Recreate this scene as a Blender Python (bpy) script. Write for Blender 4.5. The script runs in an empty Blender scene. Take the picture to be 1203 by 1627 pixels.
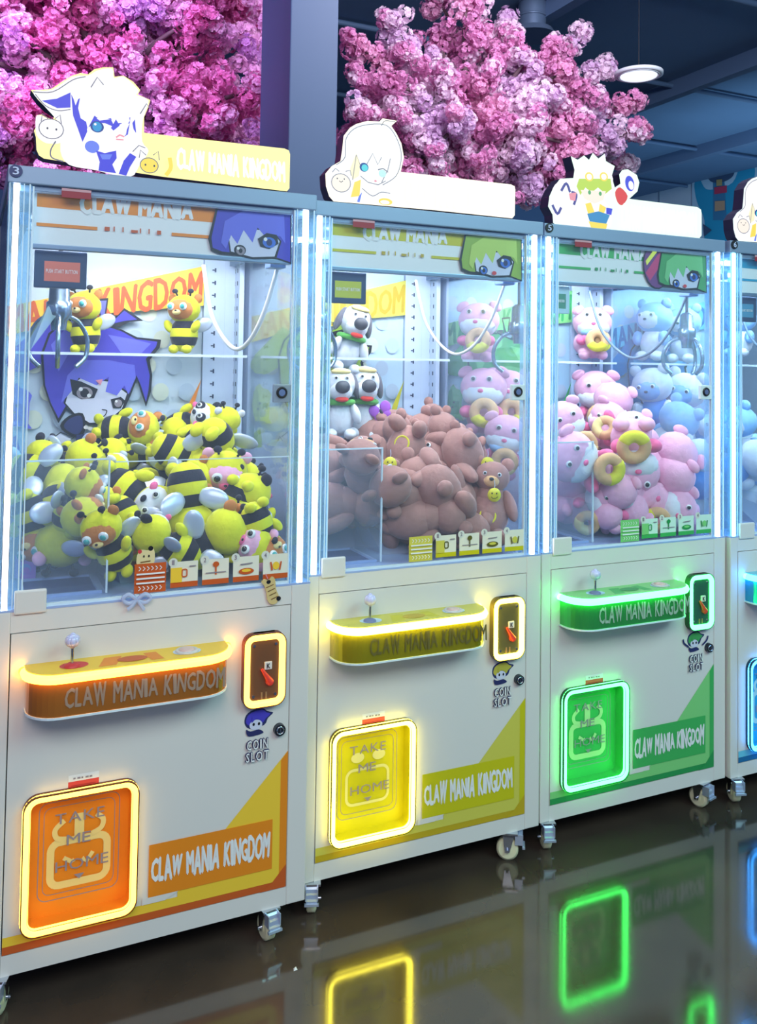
import bpy, bmesh, math, random
from mathutils import Vector, Matrix

random.seed(7)
S = bpy.context.scene
COL = S.collection
PI = math.pi
R = math.radians

# ------------------------------------------------------------------ camera
FPX, CX, CY = 1397.76, 601.5, 527.79            # focal length and principal point, pixels of 1203x1627
CAM = Vector((-0.066, -2.2608, 1.4791))
YAW, PITCH, ROLL = 0.43344, 0.0367, 0.01485
_f = Vector((math.sin(YAW) * math.cos(PITCH), math.cos(YAW) * math.cos(PITCH), math.sin(PITCH)))
_r = Vector((math.cos(YAW), -math.sin(YAW), 0))
_u = _r.cross(_f)
RT = _r * math.cos(ROLL) + _u * math.sin(ROLL)
UP = -_r * math.sin(ROLL) + _u * math.cos(ROLL)
FW = _f
cam = bpy.data.objects.new('camera', bpy.data.cameras.new('camera'))
COL.objects.link(cam)
M = Matrix((RT, UP, -FW)).transposed().to_4x4()
M.translation = CAM
cam.matrix_world = M
cam.data.sensor_fit = 'VERTICAL'
cam.data.sensor_height = 36.0
cam.data.lens = FPX / 1627 * 36.0
cam.data.shift_y = -(813.5 - CY) / 1627
cam.data.clip_end = 100
S.camera = cam

def ray(px, py):
    return FW + RT * ((px - CX) / FPX) - UP * ((py - CY) / FPX)
def at_y(px, py, y):
    v = ray(px, py)
    return CAM + v * ((y - CAM.y) / v.y)
def at_z(px, py, z):
    v = ray(px, py)
    return CAM + v * ((z - CAM.z) / v.z)
def at_x(px, py, x):
    v = ray(px, py)
    return CAM + v * ((x - CAM.x) / v.x)

# ------------------------------------------------------------------ world, lights, exposure
S.view_settings.view_transform = 'Standard'
S.view_settings.look = 'None'
S.view_settings.gamma = 1.0
S.view_settings.exposure = 0.0
S.view_settings.use_curve_mapping = False
S.cycles.use_denoising = True
S.cycles.max_bounces = 10
S.cycles.transparent_max_bounces = 24
S.cycles.sample_clamp_indirect = 4.0
W = bpy.data.worlds.new('world')
S.world = W
W.use_nodes = True
W.node_tree.nodes['Background'].inputs[0].default_value = (0.14, 0.22, 0.42, 1)
W.node_tree.nodes['Background'].inputs[1].default_value = 1.1

def area_light(name, loc, target, sx, sy, power, color):
    l = bpy.data.lights.new(name, 'AREA')
    l.shape = 'RECTANGLE'
    l.size, l.size_y, l.energy, l.color = sx, sy, power, color
    o = bpy.data.objects.new(name, l)
    COL.objects.link(o)
    o.location = loc
    o.rotation_euler = (Vector(target) - Vector(loc)).to_track_quat('-Z', 'Y').to_euler()
    return o
area_light('aisle_light', (-0.8, -3.6, 3.6), (0.5, 0, 0.6), 3.0, 1.6, 94, (1.0, 0.93, 0.92))
area_light('aisle_light', (3.0, -3.3, 3.6), (2.0, 0, 0.7), 3.0, 1.6, 112, (0.56, 1.0, 0.95))
area_light('unseen_backdrop_light', (-0.3, 1.0, 4.1), (0.1, 2.7, 2.8), 1.4, 0.6, 60, (0.76, 0.54, 1.0)).data.spread = R(88)
area_light('unseen_backdrop_light', (2.6, 0.4, 4.1), (2.8, 2.6, 2.9), 1.6, 0.8, 128, (0.94, 0.86, 1.0))  # added fill for the right tree, no known lamp there
area_light('unseen_backdrop_light', (7.2, 4.0, 2.0), (10.0, 5.0, 2.9), 1.5, 0.6, 90, (0.50, 0.78, 1.0))  # added out of sight behind the machines to brighten the right wall

# ------------------------------------------------------------------ materials
MATS = {}
def mat(name, color=(0.8, 0.8, 0.8), rough=0.5, metal=0.0, emit=None, estr=1.0, spec=0.5, sheen=0.0, noise=0.0, nscale=40.0, bump=0.0, coat=0.0, trans=0.0):
    if name in MATS:
        return MATS[name]
    m = bpy.data.materials.new(name)
    m.use_nodes = True
    nt = m.node_tree
    b = nt.nodes['Principled BSDF']
    b.inputs['Base Color'].default_value = (*color, 1)
    b.inputs['Roughness'].default_value = rough
    b.inputs['Metallic'].default_value = metal
    b.inputs['Specular IOR Level'].default_value = spec
    b.inputs['Coat Weight'].default_value = coat
    b.inputs['Coat Roughness'].default_value = 0.04
    if trans:
        b.inputs['Transmission Weight'].default_value = trans
    if sheen:
        b.inputs['Sheen Weight'].default_value = sheen
        b.inputs['Sheen Roughness'].default_value = 0.4
    if emit:
        b.inputs['Emission Color'].default_value = (*emit, 1)
        b.inputs['Emission Strength'].default_value = estr
    if noise or bump:
        tc = nt.nodes.new('ShaderNodeTexCoord')
        n = nt.nodes.new('ShaderNodeTexNoise')
        n.inputs['Scale'].default_value = nscale
        n.inputs['Detail'].default_value = 4
        nt.links.new(tc.outputs['Object'], n.inputs['Vector'])
        if noise:
            mx = nt.nodes.new('ShaderNodeMix')
            mx.data_type = 'RGBA'
            mx.inputs['A'].default_value = (*[c * (1 - noise) for c in color], 1)
            mx.inputs['B'].default_value = (*[min(1, c * (1 + noise)) for c in color], 1)
            nt.links.new(n.outputs['Fac'], mx.inputs['Factor'])
            nt.links.new(mx.outputs['Result'], b.inputs['Base Color'])
        if bump:
            bp = nt.nodes.new('ShaderNodeBump')
            bp.inputs['Strength'].default_value = bump
            bp.inputs['Distance'].default_value = 0.004
            nt.links.new(n.outputs['Fac'], bp.inputs['Height'])
            nt.links.new(bp.outputs['Normal'], b.inputs['Normal'])
    MATS[name] = m
    return m

def petal(name, color, translucent=0.45):
    m = mat(name, color, 0.75, noise=0.10, nscale=30)
    nt = m.node_tree
    b = nt.nodes['Principled BSDF']
    out = nt.nodes['Material Output']
    tl = nt.nodes.new('ShaderNodeBsdfTranslucent')
    tl.inputs[0].default_value = (*color, 1)
    mx = nt.nodes.new('ShaderNodeMixShader')
    mx.inputs[0].default_value = translucent
    nt.links.new(b.outputs[0], mx.inputs[1])
    nt.links.new(tl.outputs[0], mx.inputs[2])
    nt.links.new(mx.outputs[0], out.inputs[0])
    return m

def srgb(r, g, b):
    f = lambda c: (c / 255 / 12.92) if c / 255 <= 0.04045 else ((c / 255 + 0.055) / 1.055) ** 2.4
    return (f(r), f(g), f(b))
def flat(name, r, g, b, rough=0.45):
    return mat(name, srgb(r, g, b), rough)
def glow(name, color, strength):
    return mat(name, (0.02, 0.02, 0.02), 0.4, emit=color, estr=strength)
def plush(name, r, g, b):
    return mat(name, srgb(r, g, b), 0.95, spec=0.08, sheen=0.25, noise=0.13, nscale=70, bump=0.6)

def glass_mat(name, tint, haze, hazecol=(0.75, 0.85, 1.0), refl=1.0):
    if name in MATS:
        return MATS[name]
    m = bpy.data.materials.new(name)
    m.use_nodes = True
    nt = m.node_tree
    nt.nodes.remove(nt.nodes['Principled BSDF'])
    out = nt.nodes['Material Output']
    tr = nt.nodes.new('ShaderNodeBsdfTransparent')
    tr.inputs[0].default_value = (*tint, 1)
    df = nt.nodes.new('ShaderNodeBsdfDiffuse')
    df.inputs[0].default_value = (*hazecol, 1)
    m1 = nt.nodes.new('ShaderNodeMixShader')
    m1.inputs[0].default_value = haze
    gl = nt.nodes.new('ShaderNodeBsdfGlossy')
    gl.inputs['Roughness'].default_value = 0.03
    fr = nt.nodes.new('ShaderNodeFresnel')
    ge = nt.nodes.new('ShaderNodeNewGeometry')
    mr = nt.nodes.new('ShaderNodeMapRange')
    mr.inputs['To Min'].default_value = 1.0 + 0.42 * refl
    mr.inputs['To Max'].default_value = 1.0 / (1.0 + 0.42 * refl)     # the inner face of the sheet must not reflect totally
    nt.links.new(ge.outputs['Backfacing'], mr.inputs['Value'])
    nt.links.new(mr.outputs['Result'], fr.inputs['IOR'])
    m2 = nt.nodes.new('ShaderNodeMixShader')
    nt.links.new(tr.outputs[0], m1.inputs[1])
    nt.links.new(df.outputs[0], m1.inputs[2])
    nt.links.new(fr.outputs[0], m2.inputs[0])
    nt.links.new(m1.outputs[0], m2.inputs[1])
    nt.links.new(gl.outputs[0], m2.inputs[2])
    nt.links.new(m2.outputs[0], out.inputs[0])
    MATS[name] = m
    return m

GLASS = glass_mat('clear_pane', (0.97, 0.985, 1.0), 0.03)  # diffuse share paints the milky look of reflections into the pane
ACRYL = glass_mat('acrylic', (0.96, 0.98, 1.0), 0.06)  # milky reflections put into the colour, stronger than on the clear panes
PROFILE = glass_mat('acrylic_profile', (0.62, 0.80, 0.92), 0.22, (0.55, 0.78, 0.95))
PEDGE = mat('pane_edge', srgb(222, 238, 248), 0.25)  # pale opaque colour stands in for light guided along acrylic edges
CABINET = mat('cabinet_paint', srgb(226, 221, 216), 0.42, noise=0.015, nscale=3)
FRAME = mat('frame_greyblue', srgb(138, 156, 184), 0.4, metal=0.3)  # even grey-blue, cooler than the cabinet
DARK = flat('groove_black', 26, 26, 32)
CHROME = mat('chrome', srgb(205, 212, 222), 0.18, metal=1.0)
STEEL = mat('claw_steel', srgb(150, 170, 190), 0.25, metal=0.9)
WHEEL = mat('caster_nylon', srgb(233, 230, 190), 0.45)
WHITE = flat('print_white', 240, 240, 240)
INNER = mat('interior_white', srgb(205, 222, 246), 0.5)
SHEET = mat('interior_floor', srgb(160, 180, 225), 0.35)
LEDW = glow('led_white', (0.94, 0.98, 1.0), 6.5)
BLACK = flat('print_black', 22, 22, 30)
NAVY = flat('print_navy', 42, 48, 100)
SKIN = flat('print_skin', 214, 216, 236)
PINKP = flat('print_pink', 235, 150, 165)
REDP = flat('print_red', 214, 62, 66)
GREYT = flat('print_grey', 150, 140, 150)

# ------------------------------------------------------------------ mesh builder
class MB:
    def __init__(s):
        s.v, s.f, s.m, s.sm = [], [], [], []
    def add(s, vs, fs, mi=0, smooth=False):
        o = len(s.v)
        s.v += [tuple(v) for v in vs]
        for f in fs:
            s.f.append(tuple(i + o for i in f)); s.m.append(mi); s.sm.append(smooth)
    def box(s, x0, x1, y0, y1, z0, z1, mi=0):
        s.add([(x, y, z) for z in (z0, z1) for y in (y0, y1) for x in (x0, x1)],
              [(0, 2, 3, 1), (4, 5, 7, 6), (0, 1, 5, 4), (2, 6, 7, 3), (0, 4, 6, 2), (1, 3, 7, 5)], mi)
    def cbox(s, x0, x1, y0, y1, z0, z1, b=0.004, mi=0):
        bm = bmesh.new()
        bmesh.ops.create_cube(bm, size=1, matrix=Matrix.Translation(((x0 + x1) / 2, (y0 + y1) / 2, (z0 + z1) / 2)) @ Matrix.Diagonal((x1 - x0, y1 - y0, z1 - z0, 1)))
        bmesh.ops.bevel(bm, geom=bm.edges[:], offset=b, segments=2, affect='EDGES', profile=0.6)
        bm.verts.index_update()
        s.add([v.co for v in bm.verts], [[v.index for v in f.verts] for f in bm.faces], mi)
        bm.free()
    def ell(s, c, r, rot=None, nu=14, nv=9, mi=0):
        vs, fs = [], []
        c = Vector(c)
        rm = rot if rot is not None else Matrix.Identity(3)
        for j in range(nv + 1):
            th = PI * j / nv
            n = 1 if j in (0, nv) else nu
            for i in range(n):
                ph = 2 * PI * i / nu
                vs.append(c + rm @ Vector((r[0] * math.sin(th) * math.cos(ph), r[1] * math.sin(th) * math.sin(ph), r[2] * math.cos(th))))
        row = lambda j, i: 0 if j == 0 else (1 + (nv - 1) * nu if j == nv else 1 + (j - 1) * nu + i % nu)
        for j in range(nv):
            for i in range(nu):
                q = [row(j, i), row(j + 1, i), row(j + 1, i + 1), row(j, i + 1)]
                q = list(dict.fromkeys(q))
                if len(q) > 2:
                    fs.append(q)
        s.add(vs, fs, mi, True)
    def tube(s, pts, r, n=8, closed=False, mi=0, caps=True, smooth=True):
        pts = [Vector(p) for p in pts]
        N = len(pts)
        rs = r if isinstance(r, (list, tuple)) else [r] * N
        vs, fs = [], []
        up = None
        for i, p in enumerate(pts):
            a = pts[(i - 1) % N] if (closed or i > 0) else p
            b = pts[(i + 1) % N] if (closed or i < N - 1) else p
            t = (b - a).normalized()
            if up is None:
                up = Vector((0, 0, 1)) if abs(t.z) < 0.9 else Vector((1, 0, 0))
            e1 = (up - t * up.dot(t)).normalized()
            up = e1
            e2 = t.cross(e1)
            for k in range(n):
                an = 2 * PI * k / n
                vs.append(p + (e1 * math.cos(an) + e2 * math.sin(an)) * rs[i])
        for i in range(N if closed else N - 1):
            for k in range(n):
                a, b = i * n, ((i + 1) % N) * n
                fs.append((a + k, a + (k + 1) % n, b + (k + 1) % n, b + k))
        s.add(vs, fs, mi, smooth)
        if caps and not closed:
            s.add(vs[:n], [tuple(range(n))[::-1]], mi)
            s.add(vs[-n:], [tuple(range(n))], mi)
    def cyl(s, p0, p1, r0, r1=None, n=16, mi=0):
        s.tube([p0, p1], [r0, r0 if r1 is None else r1], n, mi=mi)
    def torus(s, c, rr, r, rot=None, n=24, k=10, mi=0, arc=(0, 2 * PI), squash=1.0):
        rm = rot if rot is not None else Matrix.Identity(3)
        c = Vector(c)
        vs, fs = [], []
        for i in range(n):
            a = 2 * PI * i / n
            for j in range(k):
                b = arc[0] + (arc[1] - arc[0]) * j / (k if arc[1] - arc[0] > 6.2 else k - 1)
                w = rr + r * math.cos(b)
                vs.append(c + rm @ Vector((w * math.cos(a), w * math.sin(a), r * squash * math.sin(b))))
        full = arc[1] - arc[0] > 6.2
        for i in range(n):
            for j in range(k if full else k - 1):
                fs.append((i * k + j, ((i + 1) % n) * k + j, ((i + 1) % n) * k + (j + 1) % k, i * k + (j + 1) % k))
        s.add(vs, fs, mi, True)
    def prism(s, pts, y0, y1, mi=0, mside=None):
        n = len(pts)
        s.add([(p[0], y0, p[1]) for p in pts], [tuple(range(n))], mi)
        s.add([(p[0], y1, p[1]) for p in pts], [tuple(range(n))[::-1]], mi if mside is None else mside)
        s.add([(p[0], y, p[1]) for y in (y0, y1) for p in pts], [(i, i + n, (i + 1) % n + n, (i + 1) % n) for i in range(n)], mi if mside is None else mside)
    def hprism(s, pts, z0, z1, mi=0):
        n = len(pts)
        s.add([(p[0], p[1], z) for z in (z0, z1) for p in pts],
              [tuple(range(n))[::-1], tuple(range(n, 2 * n))] + [(i, (i + 1) % n, (i + 1) % n + n, i + n) for i in range(n)], mi)
    def mesh(s, name, mats):
        me = bpy.data.meshes.new(name)
        me.from_pydata(s.v, [], s.f)
        for m in (mats if isinstance(mats, (list, tuple)) else [mats]):
            me.materials.append(m)
        me.polygons.foreach_set('material_index', s.m)
        me.polygons.foreach_set('use_smooth', s.sm)
        me.update()
        return me
    def build(s, name, mats, parent=None):
        return link(name, s.mesh(name, mats), parent)

def link(name, me, parent=None):
    o = bpy.data.objects.new(name, me)
    COL.objects.link(o)
    if parent:
        o.parent = parent
    return o
def tag(o, label=None, cat=None, group=None, kind=None):
    if label: o['label'] = label
    if cat: o['category'] = cat
    if group: o['group'] = group
    if kind: o['kind'] = kind
    return o
def thing(name, label, cat, loc=(0, 0, 0), rot=(0, 0, 0), group=None):
    o = bpy.data.objects.new(name, None)
    o.empty_display_size = 0.05
    COL.objects.link(o)
    o.location = loc
    o.rotation_euler = rot
    return tag(o, label, cat, group)
def copy_tree(src, name=None):
    c = src.copy()
    COL.objects.link(c)
    for ch in src.children:
        d = ch.copy()
        COL.objects.link(d)
        d.parent = c
        for g in ch.children:
            e = g.copy()
            COL.objects.link(e)
            e.parent = d
    return c

# ------------------------------------------------------------------ flat printing: shapes laid on a panel in (u, z)
_GLYPH = {}
def glyph(ch, bold=0.03):
    key = (ch, bold)
    if key in _GLYPH:
        return _GLYPH[key]
    cu = bpy.data.curves.new('glyph', 'FONT')
    cu.body = ch
    cu.resolution_u = 2
    cu.offset = bold
    o = bpy.data.objects.new('glyph', cu)
    COL.objects.link(o)
    dg = bpy.context.evaluated_depsgraph_get()
    me = o.evaluated_get(dg).to_mesh()
    vs = [(v.co.x, v.co.y) for v in me.vertices]
    fs = [tuple(p.vertices) for p in me.polygons]
    o.evaluated_get(dg).to_mesh_clear()
    bpy.data.objects.remove(o)
    bpy.data.curves.remove(cu)
    if vs:
        x0, x1 = min(v[0] for v in vs), max(v[0] for v in vs)
        y0, y1 = min(v[1] for v in vs), max(v[1] for v in vs)
        vs = [((v[0] - x0) / max(x1 - x0, 1e-6), (v[1] - y0) / max(y1 - y0, 1e-6)) for v in vs]
        w = max(0.28, min((x1 - x0) / 0.7, 1.25)) if ch != 'I' else 0.3
    else:
        w = 0.5
    _GLYPH[key] = (vs, fs, w)
    return _GLYPH[key]

class Art:
    """shapes printed on a panel facing -y, each layer a hair in front of the one before"""
    def __init__(s, y=0.0, step=0.0004):
        s.mb = MB(); s.y = y; s.step = step; s.mats = []; s.k = 0
    def mi(s, m):
        if m not in s.mats: s.mats.append(m)
        return s.mats.index(m)
    def poly(s, pts, m):
        s.k += 1
        y = s.y - s.k * s.step
        s.mb.add([(p[0], y, p[1]) for p in pts], [tuple(range(len(pts)))], s.mi(m))
    def rect(s, u0, u1, z0, z1, m):
        s.poly([(u0, z0), (u1, z0), (u1, z1), (u0, z1)], m)
    def ell(s, c, ru, rz, m, n=20, rot=0.0, a0=0.0, a1=2 * PI):
        ca, sa = math.cos(rot), math.sin(rot)
        pts = []
        for i in range(n):
            a = a0 + (a1 - a0) * i / (n if a1 - a0 > 6.2 else n - 1)
            x, z = ru * math.cos(a), rz * math.sin(a)
            pts.append((c[0] + x * ca - z * sa, c[1] + x * sa + z * ca))
        s.poly(pts, m)
    def line(s, pts, w, m, closed=False):
        s.k += 1
        y = s.y - s.k * s.step
        n = len(pts)
        L, Rr = [], []
        for i in range(n):
            a = pts[(i - 1) % n] if closed or i else pts[i]
            b = pts[(i + 1) % n] if closed or i < n - 1 else pts[i]
            dx, dz = b[0] - a[0], b[1] - a[1]
            l = math.hypot(dx, dz) or 1
            nx, nz = -dz / l * w / 2, dx / l * w / 2
            L.append((pts[i][0] + nx, y, pts[i][1] + nz)); Rr.append((pts[i][0] - nx, y, pts[i][1] - nz))
        fs = [(i, (i + 1) % n, n + (i + 1) % n, n + i) for i in range(n if closed else n - 1)]
        s.mb.add(L + Rr, fs, s.mi(m))
    def text(s, txt, quad, m, bold=0.03, jit=0.0, gap=0.16, seed=1):
        """quad: bottom-left, bottom-right, top-right, top-left"""
        if bold > 0:                      # heavier strokes: the same word again, a touch to each side
            for dx, dz in ((bold, 0), (-bold, 0), (0, bold * 0.8), (0, -bold * 0.8)):
                off = Vector(((quad[1][0] - quad[0][0]) / len(txt) * dx * 2.2, (quad[3][1] - quad[0][1]) * dz * 1.2))
                s.text(txt, [Vector(q) + off for q in quad], m, 0.0, jit, gap, seed)
            return
        s.k += 1
        y = s.y - s.k * s.step
        rnd = random.Random(seed)
        ws = [(0.45 if c == ' ' else glyph(c, bold)[2]) for c in txt]
        tot = sum(ws) + gap * (len(txt) - 1)
        x = 0
        A, B, C, D = [Vector(q) for q in quad]
        for c, w in zip(txt, ws):
            if c != ' ':
                vs, fs, _ = glyph(c, bold)
                dz, sk = rnd.uniform(-jit, jit), rnd.uniform(-jit, jit)
                out = []
                for (a, b) in vs:
                    tx = (x + a * w + sk * (b - 0.5)) / tot
                    tz = b * (1 + dz) - dz * 0.5
                    p = (A * (1 - tx) + B * tx) * (1 - tz) + (D * (1 - tx) + C * tx) * tz
                    out.append((p.x, y, p.y))
                s.mb.add(out, fs, s.mi(m))
            x += w + gap
    def build(s, name, parent):
        return s.mb.build(name, s.mats, parent)

def smooth(pts, n=4, closed=True):
    out = []
    N = len(pts)
    for i in range(N if closed else N - 1):
        p0 = pts[(i - 1) % N] if closed or i else pts[i]
        p1, p2 = pts[i], pts[(i + 1) % N]
        p3 = pts[(i + 2) % N] if closed or i < N - 2 else p2
        for k in range(n):
            t = k / n
            out.append(tuple(0.5 * ((2 * b) + (-a + c) * t + (2 * a - 5 * b + 4 * c - d) * t * t + (-a + 3 * b - 3 * c + d) * t ** 3)
                             for a, b, c, d in zip(p0, p1, p2, p3)))
    if not closed:
        out.append(tuple(pts[-1]))
    return out
def rrect(u0, u1, z0, z1, r, n=5):
    out = []
    for cx, cz, a in ((u1 - r, z1 - r, 0), (u0 + r, z1 - r, 90), (u0 + r, z0 + r, 180), (u1 - r, z0 + r, 270)):
        for k in range(n + 1):
            t = R(a + 90 * k / n)
            out.append((cx + r * math.cos(t), cz + r * math.sin(t)))
    return out

# ------------------------------------------------------------------ the row of machines: sizes (metres)
MW, MD, MH = 0.763, 0.767, 1.93
XS = [0.0, 0.779, 1.5515, 2.3235]
YS = [-0.066, 0.0, 0.0083, -0.006]
ZB, ZL = 0.085, 0.901
def LP(m, px, py, dy=0.0):
    p = at_y(px, py, YS[m] + dy)
    return (p.x - XS[m], p.z)

# ------------------------------------------------------------------ the setting
def floor_mat():
    m = mat('polished_concrete', srgb(66, 56, 50), 0.16)
    nt = m.node_tree
    b = nt.nodes['Principled BSDF']
    tc = nt.nodes.new('ShaderNodeTexCoord')
    n1 = nt.nodes.new('ShaderNodeTexNoise'); n1.inputs['Scale'].default_value = 2.2; n1.inputs['Detail'].default_value = 6
    n2 = nt.nodes.new('ShaderNodeTexNoise'); n2.inputs['Scale'].default_value = 45; n2.inputs['Detail'].default_value = 3
    cr = nt.nodes.new('ShaderNodeValToRGB')
    cr.color_ramp.elements[0].position = 0.35; cr.color_ramp.elements[0].color = (*srgb(50, 43, 40), 1)
    cr.color_ramp.elements[1].position = 0.7; cr.color_ramp.elements[1].color = (*srgb(80, 68, 60), 1)
    mx = nt.nodes.new('ShaderNodeMix'); mx.data_type = 'RGBA'; mx.inputs['Factor'].default_value = 0.25
    mr = nt.nodes.new('ShaderNodeMapRange'); mr.inputs['To Min'].default_value = 0.06; mr.inputs['To Max'].default_value = 0.13
    for n in (n1, n2): nt.links.new(tc.outputs['Object'], n.inputs['Vector'])
    nt.links.new(n1.outputs['Fac'], cr.inputs['Fac'])
    nt.links.new(cr.outputs['Color'], mx.inputs['A']); nt.links.new(n2.outputs['Color'], mx.inputs['B'])
    nt.links.new(mx.outputs['Result'], b.inputs['Base Color'])
    b.inputs['Base Color'].default_value = (*srgb(66, 56, 50), 1)
    nt.links.new(cr.outputs['Color'], b.inputs['Base Color'])
    nt.links.new(n2.outputs['Fac'], mr.inputs['Value']); nt.links.new(mr.outputs['Result'], b.inputs['Roughness'])
    b.inputs['IOR'].default_value = 1.78
    return m
def structure(mb, name, m):
    return tag(mb.build(name, m), kind='structure')

mb = MB(); mb.box(-6, 10.0, -7, 9.5, -0.1, 0.0); structure(mb, 'floor', floor_mat())
CEIL = mat('ceiling_dark', srgb(96, 128, 164), 0.8, noise=0.12, nscale=1.2)
mb = MB(); mb.box(-6, 10.0, -7, 9.5, 4.35, 4.45); structure(mb, 'ceiling', CEIL)
WALLB = mat('wall_dark_blue', srgb(84, 118, 160), 0.75, noise=0.08, nscale=1.0)
mb = MB(); mb.box(-6, 10.0, 9.5, 9.6, 0, 4.35); structure(mb, 'wall_back', WALLB)
WALLR = mat('wall_pale', srgb(176, 196, 214), 0.7, noise=0.03, nscale=2)
mb = MB(); mb.box(10.0, 10.1, -7, 9.5, 0, 4.35); structure(mb, 'wall_right', WALLR)
mb = MB()
for y in (2.2, 3.5, 4.8, 6.1, 7.4, 8.7):
    mb.box(9.985, 10.0, y, y + 0.02, 0.0, 4.35)
tag(mb.build('trim_1', flat('trim_grey', 120, 140, 160)), kind='structure')
# long roof beams and a conduit under the ceiling
mb = MB()
for x in (3.9, 6.2, 8.3):
    mb.box(x, x + 0.10, -5, 9.4, 4.19, 4.35)
tag(mb.build('trim_2', mat('beam_paint', srgb(86, 112, 146), 0.6)), kind='structure')
mb = MB()
for y in (2.6, 4.4, 6.2, 8.0):
    mb.tube([(-5, y, 4.30), (9.9, y, 4.30)], 0.025, 8)
tag(mb.build('trim_3', mat('beam_paint', srgb(86, 112, 146), 0.6)), kind='structure')

# square pillar behind the first two machines
mb = MB(); mb.cbox(1.245, 1.485, 1.6, 2.06, 0, 4.35, 0.006)
tag(mb.build('pillar', mat('pillar_paint', srgb(58, 80, 110), 0.6, noise=0.05, nscale=2)), kind='structure')

# hanging lamp
p = at_y(1015, 118, 2.5)
lamp = thing('pendant_lamp', 'flat round white pendant lamp hanging on a thin wire under the dark ceiling', 'lamp', (p.x, p.y, p.z))
mb = MB(); mb.tube([(0, 0, -0.012), (0, 0, -0.008), (0, 0, 0.012), (0, 0, 0.02)], [0.150, 0.165, 0.165, 0.13], 40)
mb.build('lamp_body', flat('lamp_white', 214, 220, 226), lamp)
mb = MB(); mb.tube([(0, 0, -0.016), (0, 0, -0.011)], [0.125, 0.125], 36)
mb.build('diffuser', mat('lamp_diffuser', srgb(225, 232, 238), 0.5, emit=(0.8, 0.9, 1.0), estr=1.1), lamp)
mb = MB(); mb.torus((0, 0, -0.012), 0.138, 0.006, n=40, k=6)
mb.build('rim', flat('lamp_white', 214, 220, 226), lamp)
mb = MB(); mb.tube([(0, 0, 0.01), (0, 0, 4.35 - p.z)], 0.003, 6)
mb.build('wire', DARK, lamp)

# ventilation duct dropping out of the ceiling behind the blossoms
p0 = at_y(845, 52, 3.4)
duct = thing('ventilation_duct', 'dark round ventilation duct with a flange coming down above the pink tree', 'duct', (p0.x, p0.y, p0.z))
mb = MB()
mb.tube([(0, 0, 0), (0, 0, 0.18), (0.03, 0.02, 0.32), (0.12, 0.06, 0.44), (0.30, 0.14, 0.53), (0.9, 0.4, 0.56), (1.5, 0.7, 0.56)], 0.11, 20)
mb.build('pipe', mat('duct_metal', srgb(92, 112, 140), 0.45, metal=0.4), duct)
mb = MB(); mb.tube([(0, 0, -0.03), (0, 0, 0.02)], [0.19, 0.16], 24); mb.build('flange', mat('duct_metal', (0, 0, 0)), duct)
mb = MB()
for z in (0.12, 0.24): mb.torus((0.01 * (z > 0.2), 0, z), 0.113, 0.008, n=24, k=6)
mb.build('seam', mat('duct_metal', (0, 0, 0)), duct)

# painted board far off on the right-hand wall
mur = thing('wall_mural', 'teal painted mural with raised arms on the pale far right wall', 'mural', (9.96, 5.0, 0))
def WP(px, py):
    q = at_x(px, py, 9.96)
    return (q.y - 5.0, q.z)
a = Art(0, 0.004)
a.poly([WP(*q) for q in ((1100, 268), (1215, 246), (1215, 420), (1100, 420))], flat('mural_pale', 168, 200, 222))
a.poly(smooth([WP(*q) for q in ((1104, 292), (1112, 284), (1122, 300), (1140, 300), (1165, 290), (1178, 262), (1196, 256), (1200, 280), (1184, 310), (1178, 340), (1172, 400), (1124, 400), (1120, 350), (1108, 320))], 4), flat('mural_teal', 42, 150, 190))
a.poly([WP(*q) for q in ((1134, 286), (1152, 284), (1156, 350), (1134, 350))], flat('mural_blue', 60, 120, 160))
a.poly(smooth([WP(*q) for q in ((1124, 272), (1136, 256), (1156, 252), (1168, 262), (1166, 280), (1148, 290), (1130, 288))], 4), flat('mural_slate', 62, 84, 116))
a.poly([WP(*q) for q in ((1164, 262), (1172, 254), (1176, 258), (1168, 274))], flat('mural_gold', 170, 150, 100))
a.poly([WP(*q) for q in ((1137, 298), (1157, 295), (1157, 306), (1137, 309))], flat('mural_red', 176, 60, 90))
a.poly([WP(*q) for q in ((1138, 320), (1154, 319), (1154, 334), (1138, 336))], flat('mural_tan', 176, 146, 120))
a.poly([WP(*q) for q in ((1141, 286), (1150, 285), (1150, 295), (1141, 296))], flat('mural_gold', 170, 150, 100))
a.poly([WP(*q) for q in ((1120, 356), (1134, 366), (1122, 376))], flat('mural_slate', 62, 84, 116))
o = a.build('painting', mur)
o.rotation_euler = (0, 0, -PI / 2)
for v in o.data.vertices: v.co = Vector((-v.co.x, v.co.y, v.co.z))
mb = MB()
q0, q1 = WP(1100, 268), WP(1215, 400)
mb.box(0.0, 0.035, q1[0], q0[0], 2.2, 4.2); mb.build('board', flat('mural_pale', 168, 200, 222), mur)

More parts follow.
